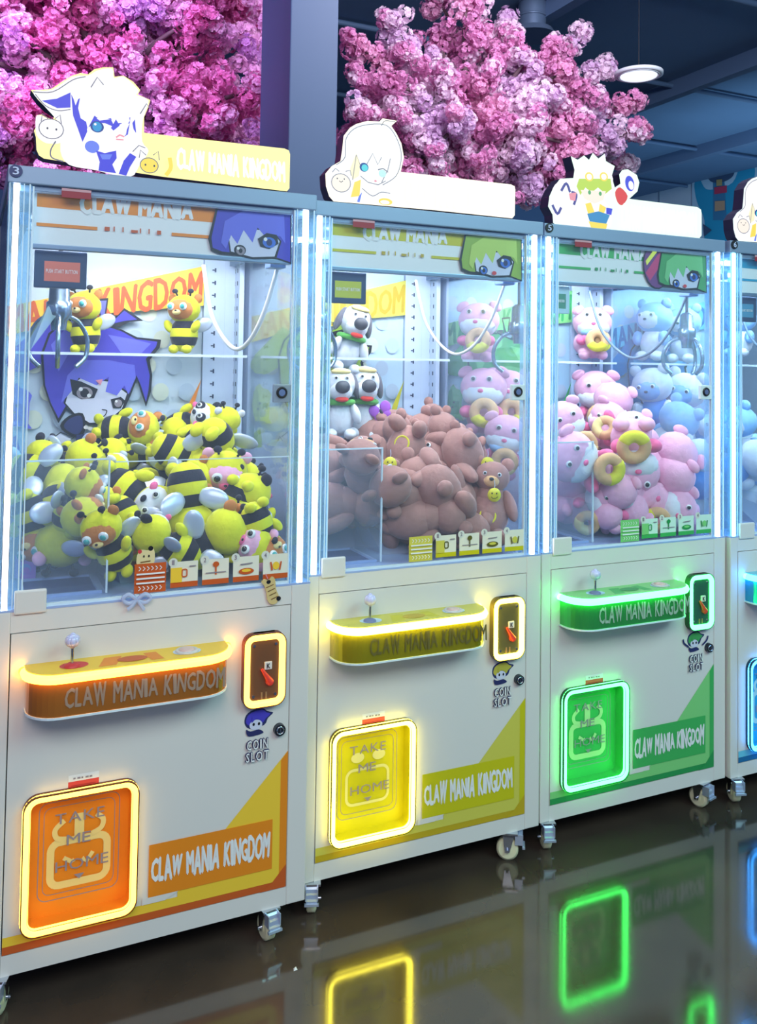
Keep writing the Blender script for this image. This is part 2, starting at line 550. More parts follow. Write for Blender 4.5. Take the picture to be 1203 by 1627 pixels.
# ------------------------------------------------------------------ blossom trees
PETAL = [petal('petal_pink', srgb(238, 180, 214)),
         petal('petal_rose', srgb(228, 158, 204)),
         petal('petal_pale', srgb(244, 220, 238)),
         petal('petal_mauve', srgb(226, 192, 226))]
BARK = mat('bark', srgb(92, 70, 78), 0.85, noise=0.3, nscale=14, bump=0.5)
PETAL_LIT = [petal('petal_lit_pink', srgb(234, 152, 204)),  # purple light on the left tree is put into these petal colours
           petal('petal_lit_rose', srgb(226, 130, 188)),
           petal('petal_lit_pale', srgb(238, 190, 226)),
           petal('petal_lit_mauve', srgb(216, 160, 220))]
def petal_ball(rnd, r, n):
    """a tuft of ruffled five-petalled flowers facing outwards"""
    vs, fs = [], []
    for i in range(n):
        z = 1 - 2 * (i + 0.5) / n
        th = i * 2.39996 + rnd.uniform(-0.3, 0.3)
        d = Vector((math.sqrt(1 - z * z) * math.cos(th), math.sqrt(1 - z * z) * math.sin(th), z))
        e1 = d.orthogonal().normalized(); e2 = d.cross(e1)
        c = d * r * rnd.uniform(0.55, 1.0)
        fr = r * rnd.uniform(0.34, 0.50)
        for lay, cup in ((1.0, 0.25), (0.6, 0.7)):
            a0 = rnd.uniform(0, 6)
            for k in range(5):
                a = a0 + 2 * PI * k / 5
                o = len(vs)
                tip = rnd.uniform(0.85, 1.1) * fr * lay
                for (rad, da, h) in ((0.0, 0, 0.0), (0.75, -0.62, cup * 0.9), (1.0, -0.22, cup * 1.25), (0.88, 0.0, cup), (1.0, 0.22, cup * 1.25), (0.75, 0.62, cup * 0.9)):
                    h += rnd.uniform(-0.08, 0.08)
                    vs.append(c + (e1 * math.cos(a + da) + e2 * math.sin(a + da)) * rad * tip + d * h * tip)
                fs += [(o, o + 1, o + 2, o + 3), (o, o + 3, o + 4, o + 5)]
    return vs, fs
_rb = random.Random(3)
TUFT = []
for k in range(8):
    b = MB(); vs, fs = petal_ball(_rb, 0.047, 18); b.add(vs, fs, 0, False); TUFT.append((b, b.mesh('blossom_tuft', PETAL[k % 4]), b.mesh('blossom_tuft', PETAL_LIT[k % 4])))

def tree(name, label, base, tips, hub, seed, dens, extra=(), tint=1):
    rnd = random.Random(seed)
    t = thing(name, label, 'tree', base)
    base = Vector(base)
    hub = Vector(hub)
    mb = MB()
    mb.tube(smooth([(0, 0, 0), (0.03, 0.02, 0.9), (-0.03, 0.0, 1.7), tuple(hub - base)], 4, False), [0.11 - 0.05 * i / 12 for i in range(13)], 12)
    mb.build('trunk', BARK, t)
    spots = []
    mb = MB()
    for tip in tips:
        tip = Vector(tip)
        mid = (hub + tip) / 2 + Vector((rnd.uniform(-.1, .1), rnd.uniform(-.1, .1), rnd.uniform(-0.02, .14)))
        path = [Vector(q) for q in smooth([tuple(hub), tuple(mid), tuple(tip)], 8, False)]
        mb.tube([q - base for q in path], [0.03 - 0.025 * i / (len(path) - 1) for i in range(len(path))], 6)
        L = (tip - hub).length
        n = int(L * dens)
        for k in range(n):
            s = 1 - (k / n) ** 1.25 * 0.9
            j = min(len(path) - 2, int(s * (len(path) - 1)))
            q = path[j].lerp(path[j + 1], s * (len(path) - 1) - j)
            w = 0.014 + 0.075 * min(1.0, (1 - s) * 2.2)
            spots.append(q + Vector((rnd.gauss(0, w), rnd.gauss(0, w), rnd.gauss(0, w))))
    mb.build('branch', BARK, t)
    spots += [Vector(q) for q in extra]
    spots.sort(key=lambda q: (q - CAM).length + (0 if (q - CAM).dot(FW) > 0 else 99))
    rest = MB()
    for i, q in enumerate(spots):
        k = rnd.choice((0, 0, 1, 1, 2, 2, 3, 3, 4, 5, 6, 7))
        # neighbouring tufts share a tint, as dyed sprays do
        k = (k // 4) * 4 + int((math.sin(q.x * 9 + seed) + math.sin(q.z * 11 + q.x * 3) + rnd.uniform(-0.8, 0.8) + 2.6) / 5.2 * 4) % 4
        rot = Matrix.Rotation(rnd.uniform(0, 6), 4, 'Z') @ Matrix.Rotation(rnd.uniform(0, 6), 4, 'X')
        sc = rnd.uniform(0.75, 1.25) * (1.0 if i < 290 else 1.2)
        if i < 290:
            o = link('blossom_tuft', TUFT[k][tint], t)
            o.matrix_local = Matrix.Translation(q - base) @ rot @ Matrix.Scale(sc, 4)
        else:
            mm = Matrix.Translation(q - base) @ rot @ Matrix.Scale(sc, 4)
            rest.add([mm @ Vector(v) for v in TUFT[k][0].v], TUFT[k][0].f, k % 4)
    if rest.v:
        o = rest.build('blossoms', PETAL if tint == 1 else PETAL_LIT, t)
        o['kind'] = 'stuff'
    return t

rt = random.Random(11)
# right tree: branch ends read off the photograph, at their own depths
tips = [(548, 60, 2.5), (560, 110, 2.4), (617, 25, 2.6), (640, 80, 2.4), (700, 60, 2.7), (745, -30, 2.5), (770, -60, 2.6), (690, -10, 2.9), (805, 40, 2.6),
        (812, 25, 2.7), (840, 90, 2.4), (880, 75, 2.5), (930, 48, 2.6), (900, 110, 2.4), (965, 105, 2.7), (950, 150, 2.4), (1010, 165, 2.6), (1022, 208, 2.5),
        (985, 235, 2.5), (1000, 262, 2.8), (930, 240, 2.3), (900, 280, 2.5), (850, 300, 2.4), (820, 290, 2.6), (560, 170, 2.3), (545, 220, 2.5),
        (580, 250, 2.4), (650, 280, 2.3), (720, 300, 2.4), (640, 190, 2.2), (720, 180, 2.15), (790, 200, 2.15), (850, 190, 2.2), (700, 110, 2.25), (780, 110, 2.3),
        (610, 130, 2.3), (760, 260, 2.2), (690, 240, 2.2), (840, 250, 2.25), (880, 150, 2.3), (930, 190, 2.35), (560, 290, 2.8), (660, 330, 2.8), (780, 330, 2.8)]
tips = [tuple(at_y(*q)) for q in tips]
hub = at_y(745, 250, 2.75)
extra = []
for k in range(560):
    x_ = rt.uniform(548, 940)
    q = at_y(x_, rt.uniform(120 + 60 * abs(x_ - 760) / 200, 320), rt.uniform(2.3, 3.1))
    extra.append(q)
extra += [at_y(rt.uniform(575, 905), rt.uniform(150, 310), rt.uniform(2.9, 3.4)) for k in range(420)]
tree('blossom_tree', 'artificial pink cherry blossom tree behind the second machine, spiky branch ends against the dark ceiling', (hub.x, hub.y, 0), tips, hub, 5, 34, extra)
tips = []
for i in range(60):
    tips.append(tuple(at_y(rt.uniform(-150, 425), rt.uniform(-110, 280), rt.uniform(2.2, 3.0))))
hub = at_y(170, 200, 2.9)
extra = [at_y(rt.uniform(-130, 430), rt.uniform(-80, 300), rt.uniform(2.35, 3.1)) for k in range(900)]
extra += [at_y(rt.uniform(-130, 430), rt.uniform(-80, 290), rt.uniform(2.9, 3.4)) for k in range(500)]
tree('blossom_tree', 'artificial cherry blossom tree lit purple, filling the space above the orange machine', (hub.x, hub.y, 0), tips, hub, 8, 30, extra, 2)
# ------------------------------------------------------------------ the claw machines
def theme(key, main, light, dark, neon, hair, hair2, panel, sign, signtext, smoke, screen):
    return dict(key=key,
                main=mat(key + '_main', srgb(*main), 0.4), light=mat(key + '_light', srgb(*light), 0.4), dark=mat(key + '_dark', srgb(*dark), 0.4),
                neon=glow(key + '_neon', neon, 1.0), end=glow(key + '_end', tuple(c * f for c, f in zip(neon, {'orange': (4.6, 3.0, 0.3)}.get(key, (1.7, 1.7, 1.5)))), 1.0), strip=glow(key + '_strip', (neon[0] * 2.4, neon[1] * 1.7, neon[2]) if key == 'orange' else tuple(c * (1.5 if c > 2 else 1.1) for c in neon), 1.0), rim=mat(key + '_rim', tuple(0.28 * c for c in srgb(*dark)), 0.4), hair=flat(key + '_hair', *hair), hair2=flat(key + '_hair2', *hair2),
                band=mat(key + '_band', srgb(*{'orange': (206, 128, 54), 'yellow': (176, 164, 34)}.get(key, main)), 0.14, metal=0.55, coat=0.5), panel=flat(key + '_panel', *panel),
                sign=glow(key + '_sign', sign, 1.0), signtext=glow(key + '_signtext', signtext, 1.0),
                smoke=mat(key + '_smoke', srgb(*smoke), 0.12, coat=0.6), screen=mat(key + '_screen', srgb(*screen), 0.4, emit=srgb(*screen), estr=0.5))
TH = [theme('orange', (240, 140, 30), (250, 205, 60), (206, 92, 36), (5.4, 3.3, 0.42), (74, 66, 190), (108, 110, 224), (206, 222, 236), (1.2, 1.1, 0.42), (1.5, 1.5, 1.2), (110, 76, 52), (176, 96, 82)),
      theme('yellow', (206, 196, 20), (214, 204, 84), (196, 166, 30), (14.0, 11.8, 0.9), (150, 180, 60), (190, 214, 96), (196, 222, 240), (1.2, 1.12, 0.92), (1.4, 1.35, 1.2), (96, 92, 56), (150, 160, 50)),
      theme('green', (66, 178, 92), (132, 210, 126), (42, 150, 80), (0.60, 12.5, 1.5), (70, 160, 90), (120, 200, 130), (176, 214, 236), (0.92, 1.15, 1.0), (1.3, 1.45, 1.35), (44, 84, 76), (60, 120, 100)),
      theme('blue', (40, 160, 200), (110, 200, 224), (30, 110, 160), (0.40, 4.2, 13.0), (60, 130, 190), (100, 180, 226), (170, 210, 240), (0.95, 1.12, 1.15), (1.4, 1.4, 1.4), (40, 76, 100), (60, 120, 150))]
IVORY = flat('sign_back', 40, 38, 66)
GLOWW = glow('sign_white', (1.0, 1.0, 1.02), 1.0)
INK = glow('sign_ink', (0.05, 0.05, 0.10), 1.0)
SIGNBLUE = glow('sign_blue', srgb(66, 66, 222), 1.0)
SIGNBLUE2 = glow('sign_blue_pale', srgb(104, 128, 240), 1.0)
SIGNEYE = glow('sign_eye', srgb(34, 150, 214), 1.0)
SIGNEYED = glow('sign_eye_dark', srgb(20, 60, 150), 1.0)
SIGNLINE = glow('sign_line', srgb(112, 112, 136), 1.0)
SIGNYEL = glow('sign_yellow', srgb(250, 226, 90), 1.0)
SIGNPINK = glow('sign_pink', srgb(238, 150, 170), 1.0)
SIGNRED = glow('sign_red', srgb(222, 60, 66), 1.0)
SIGNLIME = glow('sign_lime', srgb(190, 220, 80), 1.0)
DOT = [flat('dot_a', 188, 206, 226), flat('dot_b', 214, 222, 206)]

def tube_ring(u0, u1, z0, z1, r, y, tr, n=6):
    return [(p[0], y, p[1]) for p in rrect(u0, u1, z0, z1, r, n)]

SIGN_OUT = {
    0: [(49, 143), (64, 143), (82, 141), (98, 130), (115, 120), (128, 116), (140, 118), (150, 110), (164, 107), (180, 107), (182, 122), (196, 120), (212, 130), (223, 143), (219, 150), (239, 159), (235, 172), (229, 186), (229, 211),
        (300, 219), (380, 228), (452, 236), (459, 239), (461, 245), (460, 299), (456, 304), (260, 281), (70, 252), (62, 247), (58, 238), (57, 218), (54, 208), (60, 196), (58, 183), (66, 182), (72, 186), (84, 190), (88, 180), (72, 170), (60, 158)],
    1: [(530, 320), (523, 312), (518, 296), (517, 276), (527, 264), (541, 256), (544, 236), (546, 216), (556, 203), (566, 197), (584, 192), (603, 193), (608, 188), (631, 192), (622, 200), (630, 212), (638, 228), (642, 250), (637, 273),
        (700, 280), (760, 287), (812, 293), (818, 296), (819, 302), (818, 342), (814, 347), (690, 334)],
    2: [(884, 358), (879, 354), (878, 341), (871, 328), (873, 312), (879, 299), (890, 284), (911, 283), (913, 270), (907, 248), (918, 254), (928, 247), (936, 254), (942, 243), (951, 252), (961, 244), (963, 256), (977, 264), (972, 280), (977, 298), (986, 292), (984, 277), (989, 270), (998, 269), (1012, 278), (1016, 290), (1013, 304), (1000, 316),
        (1050, 322), (1108, 329), (1114, 333), (1115, 339), (1115, 374), (1111, 379), (1000, 368)]}

def sign_art(k, P, a, th):
    q = lambda *pts: [P(*p) for p in pts]
    sz = abs(P(100, 200)[1] - P(100, 210)[1]) / 10 if k == 0 else 0
    if k == 0:
        px = 0.0022
        fig = smooth(q((52, 145), (82, 143), (115, 122), (140, 120), (155, 112), (178, 109), (181, 124), (197, 122), (220, 143), (217, 151), (236, 160), (227, 190), (226, 225), (236, 240), (222, 262), (205, 282), (150, 270), (110, 262), (96, 240), (98, 205), (88, 188), (70, 168)), 3)
        a.poly(fig, GLOWW)
        a.poly(smooth(q((57, 186), (66, 184), (82, 192), (100, 192), (106, 204), (104, 222), (92, 228), (80, 228), (70, 226), (58, 214)), 3), GLOWW)
        a.poly(q((66, 160), (90, 157), (112, 147), (112, 171), (91, 172)), SIGNBLUE)
        a.line(smooth(q((52, 146), (84, 146), (116, 127), (136, 122)), 4, False), px, SIGNLINE)
        a.line(smooth(q((56, 150), (72, 168), (92, 176), (112, 174)), 4, False), px, SIGNLINE)
        a.poly(q((113, 150), (117, 158), (120, 168), (124, 158), (127, 156), (124, 172), (128, 188), (140, 196), (150, 178), (158, 190), (182, 184), (186, 196), (178, 206), (190, 200), (207, 186), (203, 214), (196, 218), (206, 196), (170, 205), (140, 206), (131, 226), (124, 206), (116, 184)), SIGNBLUE)
        a.poly(q((138, 205), (150, 188), (176, 190), (186, 200), (204, 192), (200, 214), (188, 226), (172, 234), (152, 232), (140, 222)), GLOWW)
        a.poly(q((136, 190), (150, 160), (200, 165), (206, 192), (198, 206), (190, 186), (183, 203), (176, 188), (160, 192), (150, 184), (139, 205)), GLOWW)
        a.poly(q((140, 203), (150, 186), (158, 192), (176, 190), (184, 206), (176, 200), (166, 196), (150, 196)), SIGNBLUE)
        a.poly(q((176, 204), (184, 190), (190, 200), (180, 208)), SIGNBLUE)
        a.poly(q((210, 196), (214, 190), (216, 212), (212, 206)), SIGNBLUE)
        a.ell(P(154, 202), 0.016, 0.014, SIGNEYED); a.ell(P(154, 202), 0.011, 0.012, SIGNEYE); a.ell(P(151, 198), 0.003, 0.003, GLOWW)
        a.line(q((184, 219), (190, 215), (197, 218)), 0.004, SIGNPINK); a.line(q((184, 222), (196, 223)), 0.003, SIGNPINK)
        a.ell(P(146, 234), 0.017, 0.015, SIGNBLUE2)
        a.poly(q((152, 240), (166, 244), (184, 240), (185, 252), (178, 262), (184, 276), (156, 272), (158, 258)), SIGNBLUE)
        a.poly(q((158, 246), (178, 246), (174, 254), (162, 254)), SIGNBLUE2)
        a.poly(q((188, 277), (196, 256), (206, 244), (216, 250), (206, 266), (200, 280)), SIGNBLUE)
        a.ell(P(221, 236), 0.014, 0.012, GLOWW); a.line(q((210, 242), (220, 232), (230, 236)), px, SIGNLINE)
        for (x, y) in ((150, 124), (228, 166)):
            a.line(q((x - 6, y + 16), (x + 4, y), (x + 14, y + 12)), 0.0025, SIGNLINE)
        for (cx, cy, r) in ((81, 206, 20), (236, 264, 16)):
            a.ell(P(cx, cy), r * 0.00138, r * 0.00118, GLOWW if cx < 100 else SIGNYEL)
            a.line([(P(cx, cy)[0] + r * 0.00138 * math.cos(t), P(cx, cy)[1] + r * 0.00118 * math.sin(t)) for t in [i * PI / 10 for i in range(20)]], px, SIGNLINE, True)
            a.ell(P(cx - 6, cy - 1), 0.0022, 0.0028, INK); a.ell(P(cx + 8, cy + 1), 0.0022, 0.0028, INK)
            a.line(q((cx - 16, cy - 12), (cx - 14, cy - 24), (cx - 5, cy - 16)), px, SIGNLINE); a.line(q((cx + 6, cy - 16), (cx + 14, cy - 22), (cx + 16, cy - 8)), px, SIGNLINE)
        a.line(smooth(q((88, 226), (80, 240), (82, 252), (100, 258)), 4, False), px * 1.5, SIGNLINE)
        a.line(smooth(q((262, 280), (270, 268), (268, 252)), 4, False), 0.010, SIGNYEL)
        a.text('CLAW MANIA KINGDOM', q((280, 268), (450, 291), (450, 259), (280, 238)), th['signtext'], 0.05, 0.10, seed=2)
    elif k == 1:
        px = 0.0021
        a.poly(smooth(q((534, 262), (546, 250), (549, 218), (568, 200), (603, 196), (622, 204), (637, 232), (638, 256), (630, 280), (618, 292), (628, 306), (622, 318), (600, 324), (560, 320), (528, 314), (521, 296), (521, 278)), 3), GLOWW)
        a.line(smooth(q((534, 262), (548, 250), (550, 220), (568, 202), (603, 197), (621, 205), (635, 232), (637, 256), (629, 280), (608, 294)), 4, False), px, SIGNLINE)
        a.line(smooth(q((606, 200), (612, 192), (628, 194)), 4, False), px, SIGNLINE)
        a.poly(q((560, 286), (556, 268), (566, 244), (573, 262), (570, 280)), glow('sign_cream', srgb(255, 246, 206), 1.0))
        for pts in (((560, 286), (566, 246), (574, 268)), ((582, 262), (592, 244), (600, 262), (606, 250)), ((606, 290), (616, 270), (620, 252))):
            a.line(q(*pts), px, SIGNLINE)
        a.ell(P(578, 266), 0.014, 0.013, SIGNEYED); a.ell(P(579, 267), 0.010, 0.010, glow('sign_aqua', srgb(90, 214, 226), 1.0))
        a.ell(P(607, 276), 0.012, 0.011, glow('sign_aqua_pale', srgb(196, 240, 240), 1.0)); a.line(q((600, 270), (608, 268), (616, 274)), 0.003, SIGNLINE)
        a.ell(P(596, 288), 0.004, 0.003, SIGNPINK)
        a.line(q((572, 280), (584, 290), (600, 294), (612, 288)), px, SIGNLINE)
        a.ell(P(541, 291), 0.028, 0.026, glow('sign_warm', srgb(255, 244, 232), 1.0))
        a.line([(P(541, 291)[0] + 0.029 * math.cos(t), P(541, 291)[1] + 0.026 * math.sin(t)) for t in [i * PI / 10 for i in range(20)]], px, SIGNLINE, True)
        a.ell(P(535, 284), 0.002, 0.002, INK); a.ell(P(546, 285), 0.002, 0.002, INK); a.line(q((538, 288), (541, 290), (544, 288)), px, INK)
        a.line(q((527, 274), (532, 268), (538, 273)), px, SIGNLINE); a.line(q((548, 273), (555, 271), (557, 280)), px, SIGNLINE)
        a.poly(q((562, 290), (572, 286), (570, 312), (556, 314)), SIGNYEL)
        a.poly(q((569, 312), (574, 306), (570, 322), (566, 321)), SIGNBLUE2)
        a.ell(P(611, 321), 0.022, 0.010, SIGNYEL); a.ell(P(610, 322), 0.015, 0.006, GLOWW)
        a.line(smooth(q((574, 300), (590, 312), (604, 306), (618, 308)), 4, False), px, SIGNLINE)
        a.text('CLAW MANIA KINGDOM', q((645, 322), (806, 338), (806, 305), (645, 285)), th['signtext'], 0.05, 0.10, seed=2)
    else:
        px = 0.0022
        a.poly(smooth(q((878, 300), (892, 286), (912, 286), (914, 270), (936, 262), (962, 262), (974, 284), (970, 306), (960, 318), (972, 336), (964, 364), (900, 360), (884, 346), (876, 326)), 3), GLOWW)
        a.poly(q((914, 284), (911, 252), (920, 258), (928, 251), (936, 258), (942, 248), (951, 256), (960, 248), (961, 258), (974, 266), (970, 284)), GLOWW)
        a.poly(q((916, 296), (920, 284), (970, 284), (972, 300), (962, 308), (950, 298), (940, 306), (930, 298), (922, 310)), SIGNLIME)
        for cx in (936, 959):
            a.ell(P(cx, 281), 0.017, 0.015, SIGNYEL); a.ell(P(cx, 281), 0.011, 0.010, GLOWW)
        a.poly(q((922, 302), (962, 304), (958, 318), (944, 324), (928, 316)), glow('sign_skin', srgb(255, 240, 226), 1.0))
        a.ell(P(936, 306), 0.006, 0.007, glow('sign_green', srgb(90, 170, 110), 1.0)); a.ell(P(953, 308), 0.006, 0.007, glow('sign_green', srgb(90, 170, 110), 1.0))
        a.poly(q((929, 324), (938, 322), (944, 338), (934, 342)), SIGNYEL); a.poly(q((952, 324), (962, 330), (958, 342), (950, 338)), SIGNYEL)
        a.poly(q((932, 340), (950, 336), (968, 342), (962, 356), (936, 352)), glow('sign_sky', srgb(60, 140, 200), 1.0))
        a.poly(q((934, 352), (964, 356), (962, 364), (938, 362)), SIGNYEL)
        a.poly(q((962, 330), (972, 332), (970, 342), (962, 340)), SIGNBLUE)
        a.poly(smooth(q((976, 306), (984, 298), (996, 312), (988, 326), (980, 322)), 3), SIGNRED)
        a.ell(P(1000, 292), 0.026, 0.032, GLOWW, rot=0.25); a.ell(P(999, 292), 0.019, 0.026, SIGNBLUE, rot=0.25); a.ell(P(1001, 295), 0.011, 0.015, GLOWW, rot=0.25)
        for pts in (((876, 326), (884, 340), (890, 330)), ((890, 304), (898, 292), (904, 306)), ((906, 306), (914, 310), (910, 326))):
            a.line(smooth(q(*pts), 4, False), 0.009, glow('sign_indigo', srgb(70, 60, 150), 1.0))
        a.poly(q((902, 308), (914, 306), (912, 320), (904, 318)), SIGNPINK)
        a.text('CLAW MANIA KINGDOM', q((985, 361), (1104, 372), (1104, 340), (985, 326)), th['signtext'], 0.05, 0.10, seed=2)

def face_art(a, P, th, k):
    """anime-style print on the back panel: a plain generic head with spiky hair, banner and polka dots"""
    q = lambda *pts: [P(*p) for p in pts]
    for j in range(9):
        for i in range(7):
            u, z = 0.07 + 0.085 * i + (0.042 if j % 2 else 0), 1.72 - 0.085 * j
            if u < 0.61: a.ell((u, z), 0.027, 0.029, DOT[(i + j) % 2], n=14)
    a.poly([(0.021, 1.635), (0.627, 1.796), (0.627, 1.665), (0.27, 1.622), (0.021, 1.545)], th['light'])
    a.text('MANIA KINGDOM', [(0.03, 1.553), (0.62, 1.680), (0.62, 1.775), (0.03, 1.640)], th['dark'], 0.03, 0.12, seed=4)
    a.poly(q((318, 602), (300, 665), (288, 668), (296, 645)), th['main'])
    H, H2 = th['hair'], th['hair2']
    a.poly(q((20, 555), (48, 530), (74, 506), (92, 514), (70, 548), (64, 580), (40, 592), (20, 590), (6, 575)), H)
    a.poly(q((150, 476), (171, 474), (166, 510), (158, 508)), BLACK); a.poly(q((153, 479), (168, 478), (164, 504), (160, 503)), H2)
    a.poly(q((166, 522), (196, 490), (226, 510), (204, 512), (188, 520)), BLACK); a.poly(q((172, 516), (196, 494), (216, 508), (198, 510)), H)
    a.poly(q((64, 562), (76, 530), (100, 508), (140, 505), (168, 516), (192, 524), (216, 536), (254, 540), (252, 552), (236, 572), (240, 596), (238, 622), (230, 646), (222, 622), (216, 602), (206, 628), (195, 652), (150, 640), (108, 645), (92, 672), (78, 642), (68, 612)), BLACK)
    a.poly(q((68, 562), (79, 532), (102, 511), (140, 508), (168, 519), (192, 527), (214, 539), (248, 543), (246, 551), (230, 570), (236, 596), (234, 620), (230, 638), (222, 612), (215, 596), (204, 625), (195, 646), (150, 636), (106, 640), (92, 664), (80, 640), (71, 612)), H)
    a.poly(q((100, 640), (108, 612), (126, 596), (176, 604), (204, 624), (196, 650), (168, 674), (140, 674), (116, 660)), BLACK)
    a.poly(q((103, 640), (110, 614), (128, 600), (176, 607), (200, 625), (192, 649), (166, 671), (141, 671), (118, 657)), SKIN)
    a.poly(q((96, 640), (106, 596), (130, 572), (170, 572), (212, 580), (214, 600), (202, 626), (196, 612), (184, 628), (166, 622), (172, 598), (152, 612), (124, 600), (112, 622)), H2)
    a.poly(q((80, 548), (104, 522), (150, 516), (150, 532), (116, 548), (92, 590)), H2)
    a.poly(q((170, 532), (214, 540), (238, 546), (218, 566), (190, 560)), H2)
    a.poly(q((110, 602), (128, 606), (154, 618), (148, 632), (128, 634), (114, 626)), BLACK); a.ell(P(133, 624), 0.024, 0.019, GREYT); a.ell(P(133, 624), 0.013, 0.014, BLACK); a.ell(P(127, 618), 0.006, 0.006, WHITE); a.ell(P(140, 628), 0.006, 0.006, WHITE)
    a.poly(q((174, 634), (190, 630), (197, 636), (190, 648), (178, 648)), BLACK); a.ell(P(186, 640), 0.012, 0.012, GREYT); a.ell(P(183, 637), 0.004, 0.004, WHITE)
    a.line(smooth(q((156, 662), (164, 660), (168, 652), (160, 650)), 4, False), 0.003, BLACK)
    a.poly(q((150, 604), (162, 602), (158, 612)), PINKP)
    a.poly(smooth(q((94, 676), (108, 660), (130, 656), (134, 680), (126, 694), (108, 690)), 3), BLACK); a.poly(smooth(q((100, 676), (110, 664), (127, 660), (130, 678), (122, 689), (110, 686)), 3), NAVY)
    a.poly(q((120, 690), (150, 686), (176, 692), (178, 712), (150, 730), (118, 716)), NAVY)
    for (x, y) in ((135, 678), (142, 680), (149, 681)):
        a.ell(P(x, y), 0.007, 0.006, WHITE)
    a.line(q((70, 704), (95, 686), (116, 694), (100, 704)), 0.003, BLACK); a.poly(q((72, 706), (94, 688), (112, 696), (96, 712)), SKIN)
    a.line(q((60, 716), (66, 703), (72, 712)), 0.0025, BLACK)
    a.poly(smooth(q((42, 722), (56, 712), (76, 716), (80, 734), (60, 742), (46, 736)), 3), DOT[0]); a.ell(P(64, 730), 0.009, 0.008, NAVY); a.line(q((48, 728), (53, 738)), 0.003, BLACK); a.line(q((70, 722), (78, 734)), 0.003, BLACK)
    # small horned creature at the left edge
    a.poly(q((12, 640), (18, 614), (26, 608), (32, 616), (44, 620), (50, 628), (46, 640), (44, 672), (50, 680), (40, 680), (36, 676), (16, 676)), H2)
    a.poly(q((10, 648), (14, 622), (22, 616), (24, 640), (40, 642), (38, 668), (14, 668)), H)
    a.ell(P(26, 644), 0.004, 0.004, BLACK); a.ell(P(22, 654), 0.004, 0.004, BLACK)
    a.poly(q((14, 696), (26, 690), (30, 710), (28, 736), (12, 738)), H)

def header_art(a, P, th, k):
    q = lambda *pts: [P(*p) for p in pts]
    a.poly([(0.066, 1.842), (0.536, 1.838), (0.536, 1.888), (0.066, 1.888)], th['main'])
    a.text('CLAW MANIA', [(0.165, 1.836), (0.437, 1.841), (0.437, 1.889), (0.165, 1.885)], WHITE, 0.05, 0.14, seed=6)
    a.rect(0.066, 0.205, 1.796, 1.804, th['main']); a.rect(0.385, 0.50, 1.796, 1.804, th['main'])
    for i, (w, h) in enumerate(((0.012, 0.010), (0.003, 0.012), (0.003, 0.012), (0.016, 0.007), (0.003, 0.012), (0.003, 0.012), (0.010, 0.010))):
        a.rect(0.222 + i * 0.021, 0.222 + i * 0.021 + w, 1.796, 1.796 + h, th['dark'])
    H, H2 = th['hair'], th['hair2']
    if k == 2:
        a.ell((0.475, 1.822), 0.055, 0.075, BLACK, rot=0.2); a.ell((0.475, 1.822), 0.051, 0.071, flat('capsule_plum', 120, 60, 130), rot=0.2)
        a.poly([(0.43, 1.80), (0.50, 1.885), (0.53, 1.87), (0.45, 1.775)], flat('capsule_magenta', 206, 60, 120)); a.poly([(0.43, 1.84), (0.47, 1.885), (0.485, 1.88), (0.435, 1.825)], SIGNLIME)
    a.poly(q((334, 398), (330, 380), (342, 332), (352, 326), (462, 334), (462, 420), (440, 412), (348, 404)), BLACK)
    a.poly(q((337, 394), (335, 378), (345, 334), (460, 338), (460, 417), (440, 410), (352, 400)), H)
    a.poly(q((360, 372), (380, 362), (430, 364), (446, 384), (438, 411), (400, 412), (364, 402)), BLACK)
    a.poly(q((362, 374), (381, 364), (430, 367), (443, 384), (435, 408), (400, 409), (366, 400)), SKIN)
    a.poly(q((350, 386), (356, 352), (384, 336), (450, 342), (452, 388), (444, 376), (430, 374), (426, 384), (408, 362), (400, 386), (386, 366), (376, 388), (366, 374), (358, 396)), H2)
    eye = flat('print_eye_blue', 60, 110, 210)
    a.ell(P(380, 398), 0.016, 0.014, BLACK); a.ell(P(381, 399), 0.012, 0.011, GREYT if k == 0 else eye); a.ell(P(381, 399), 0.005, 0.006, BLACK); a.ell(P(377, 395), 0.004, 0.004, WHITE)
    a.poly(q((408, 380), (422, 371), (438, 374), (441, 388), (426, 396), (412, 392)), BLACK); a.ell(P(426, 386), 0.018, 0.014, eye); a.ell(P(426, 386), 0.008, 0.009, NAVY); a.ell(P(420, 381), 0.005, 0.005, WHITE)
    if k: a.ell(P(402, 404), 0.008, 0.006, REDP)

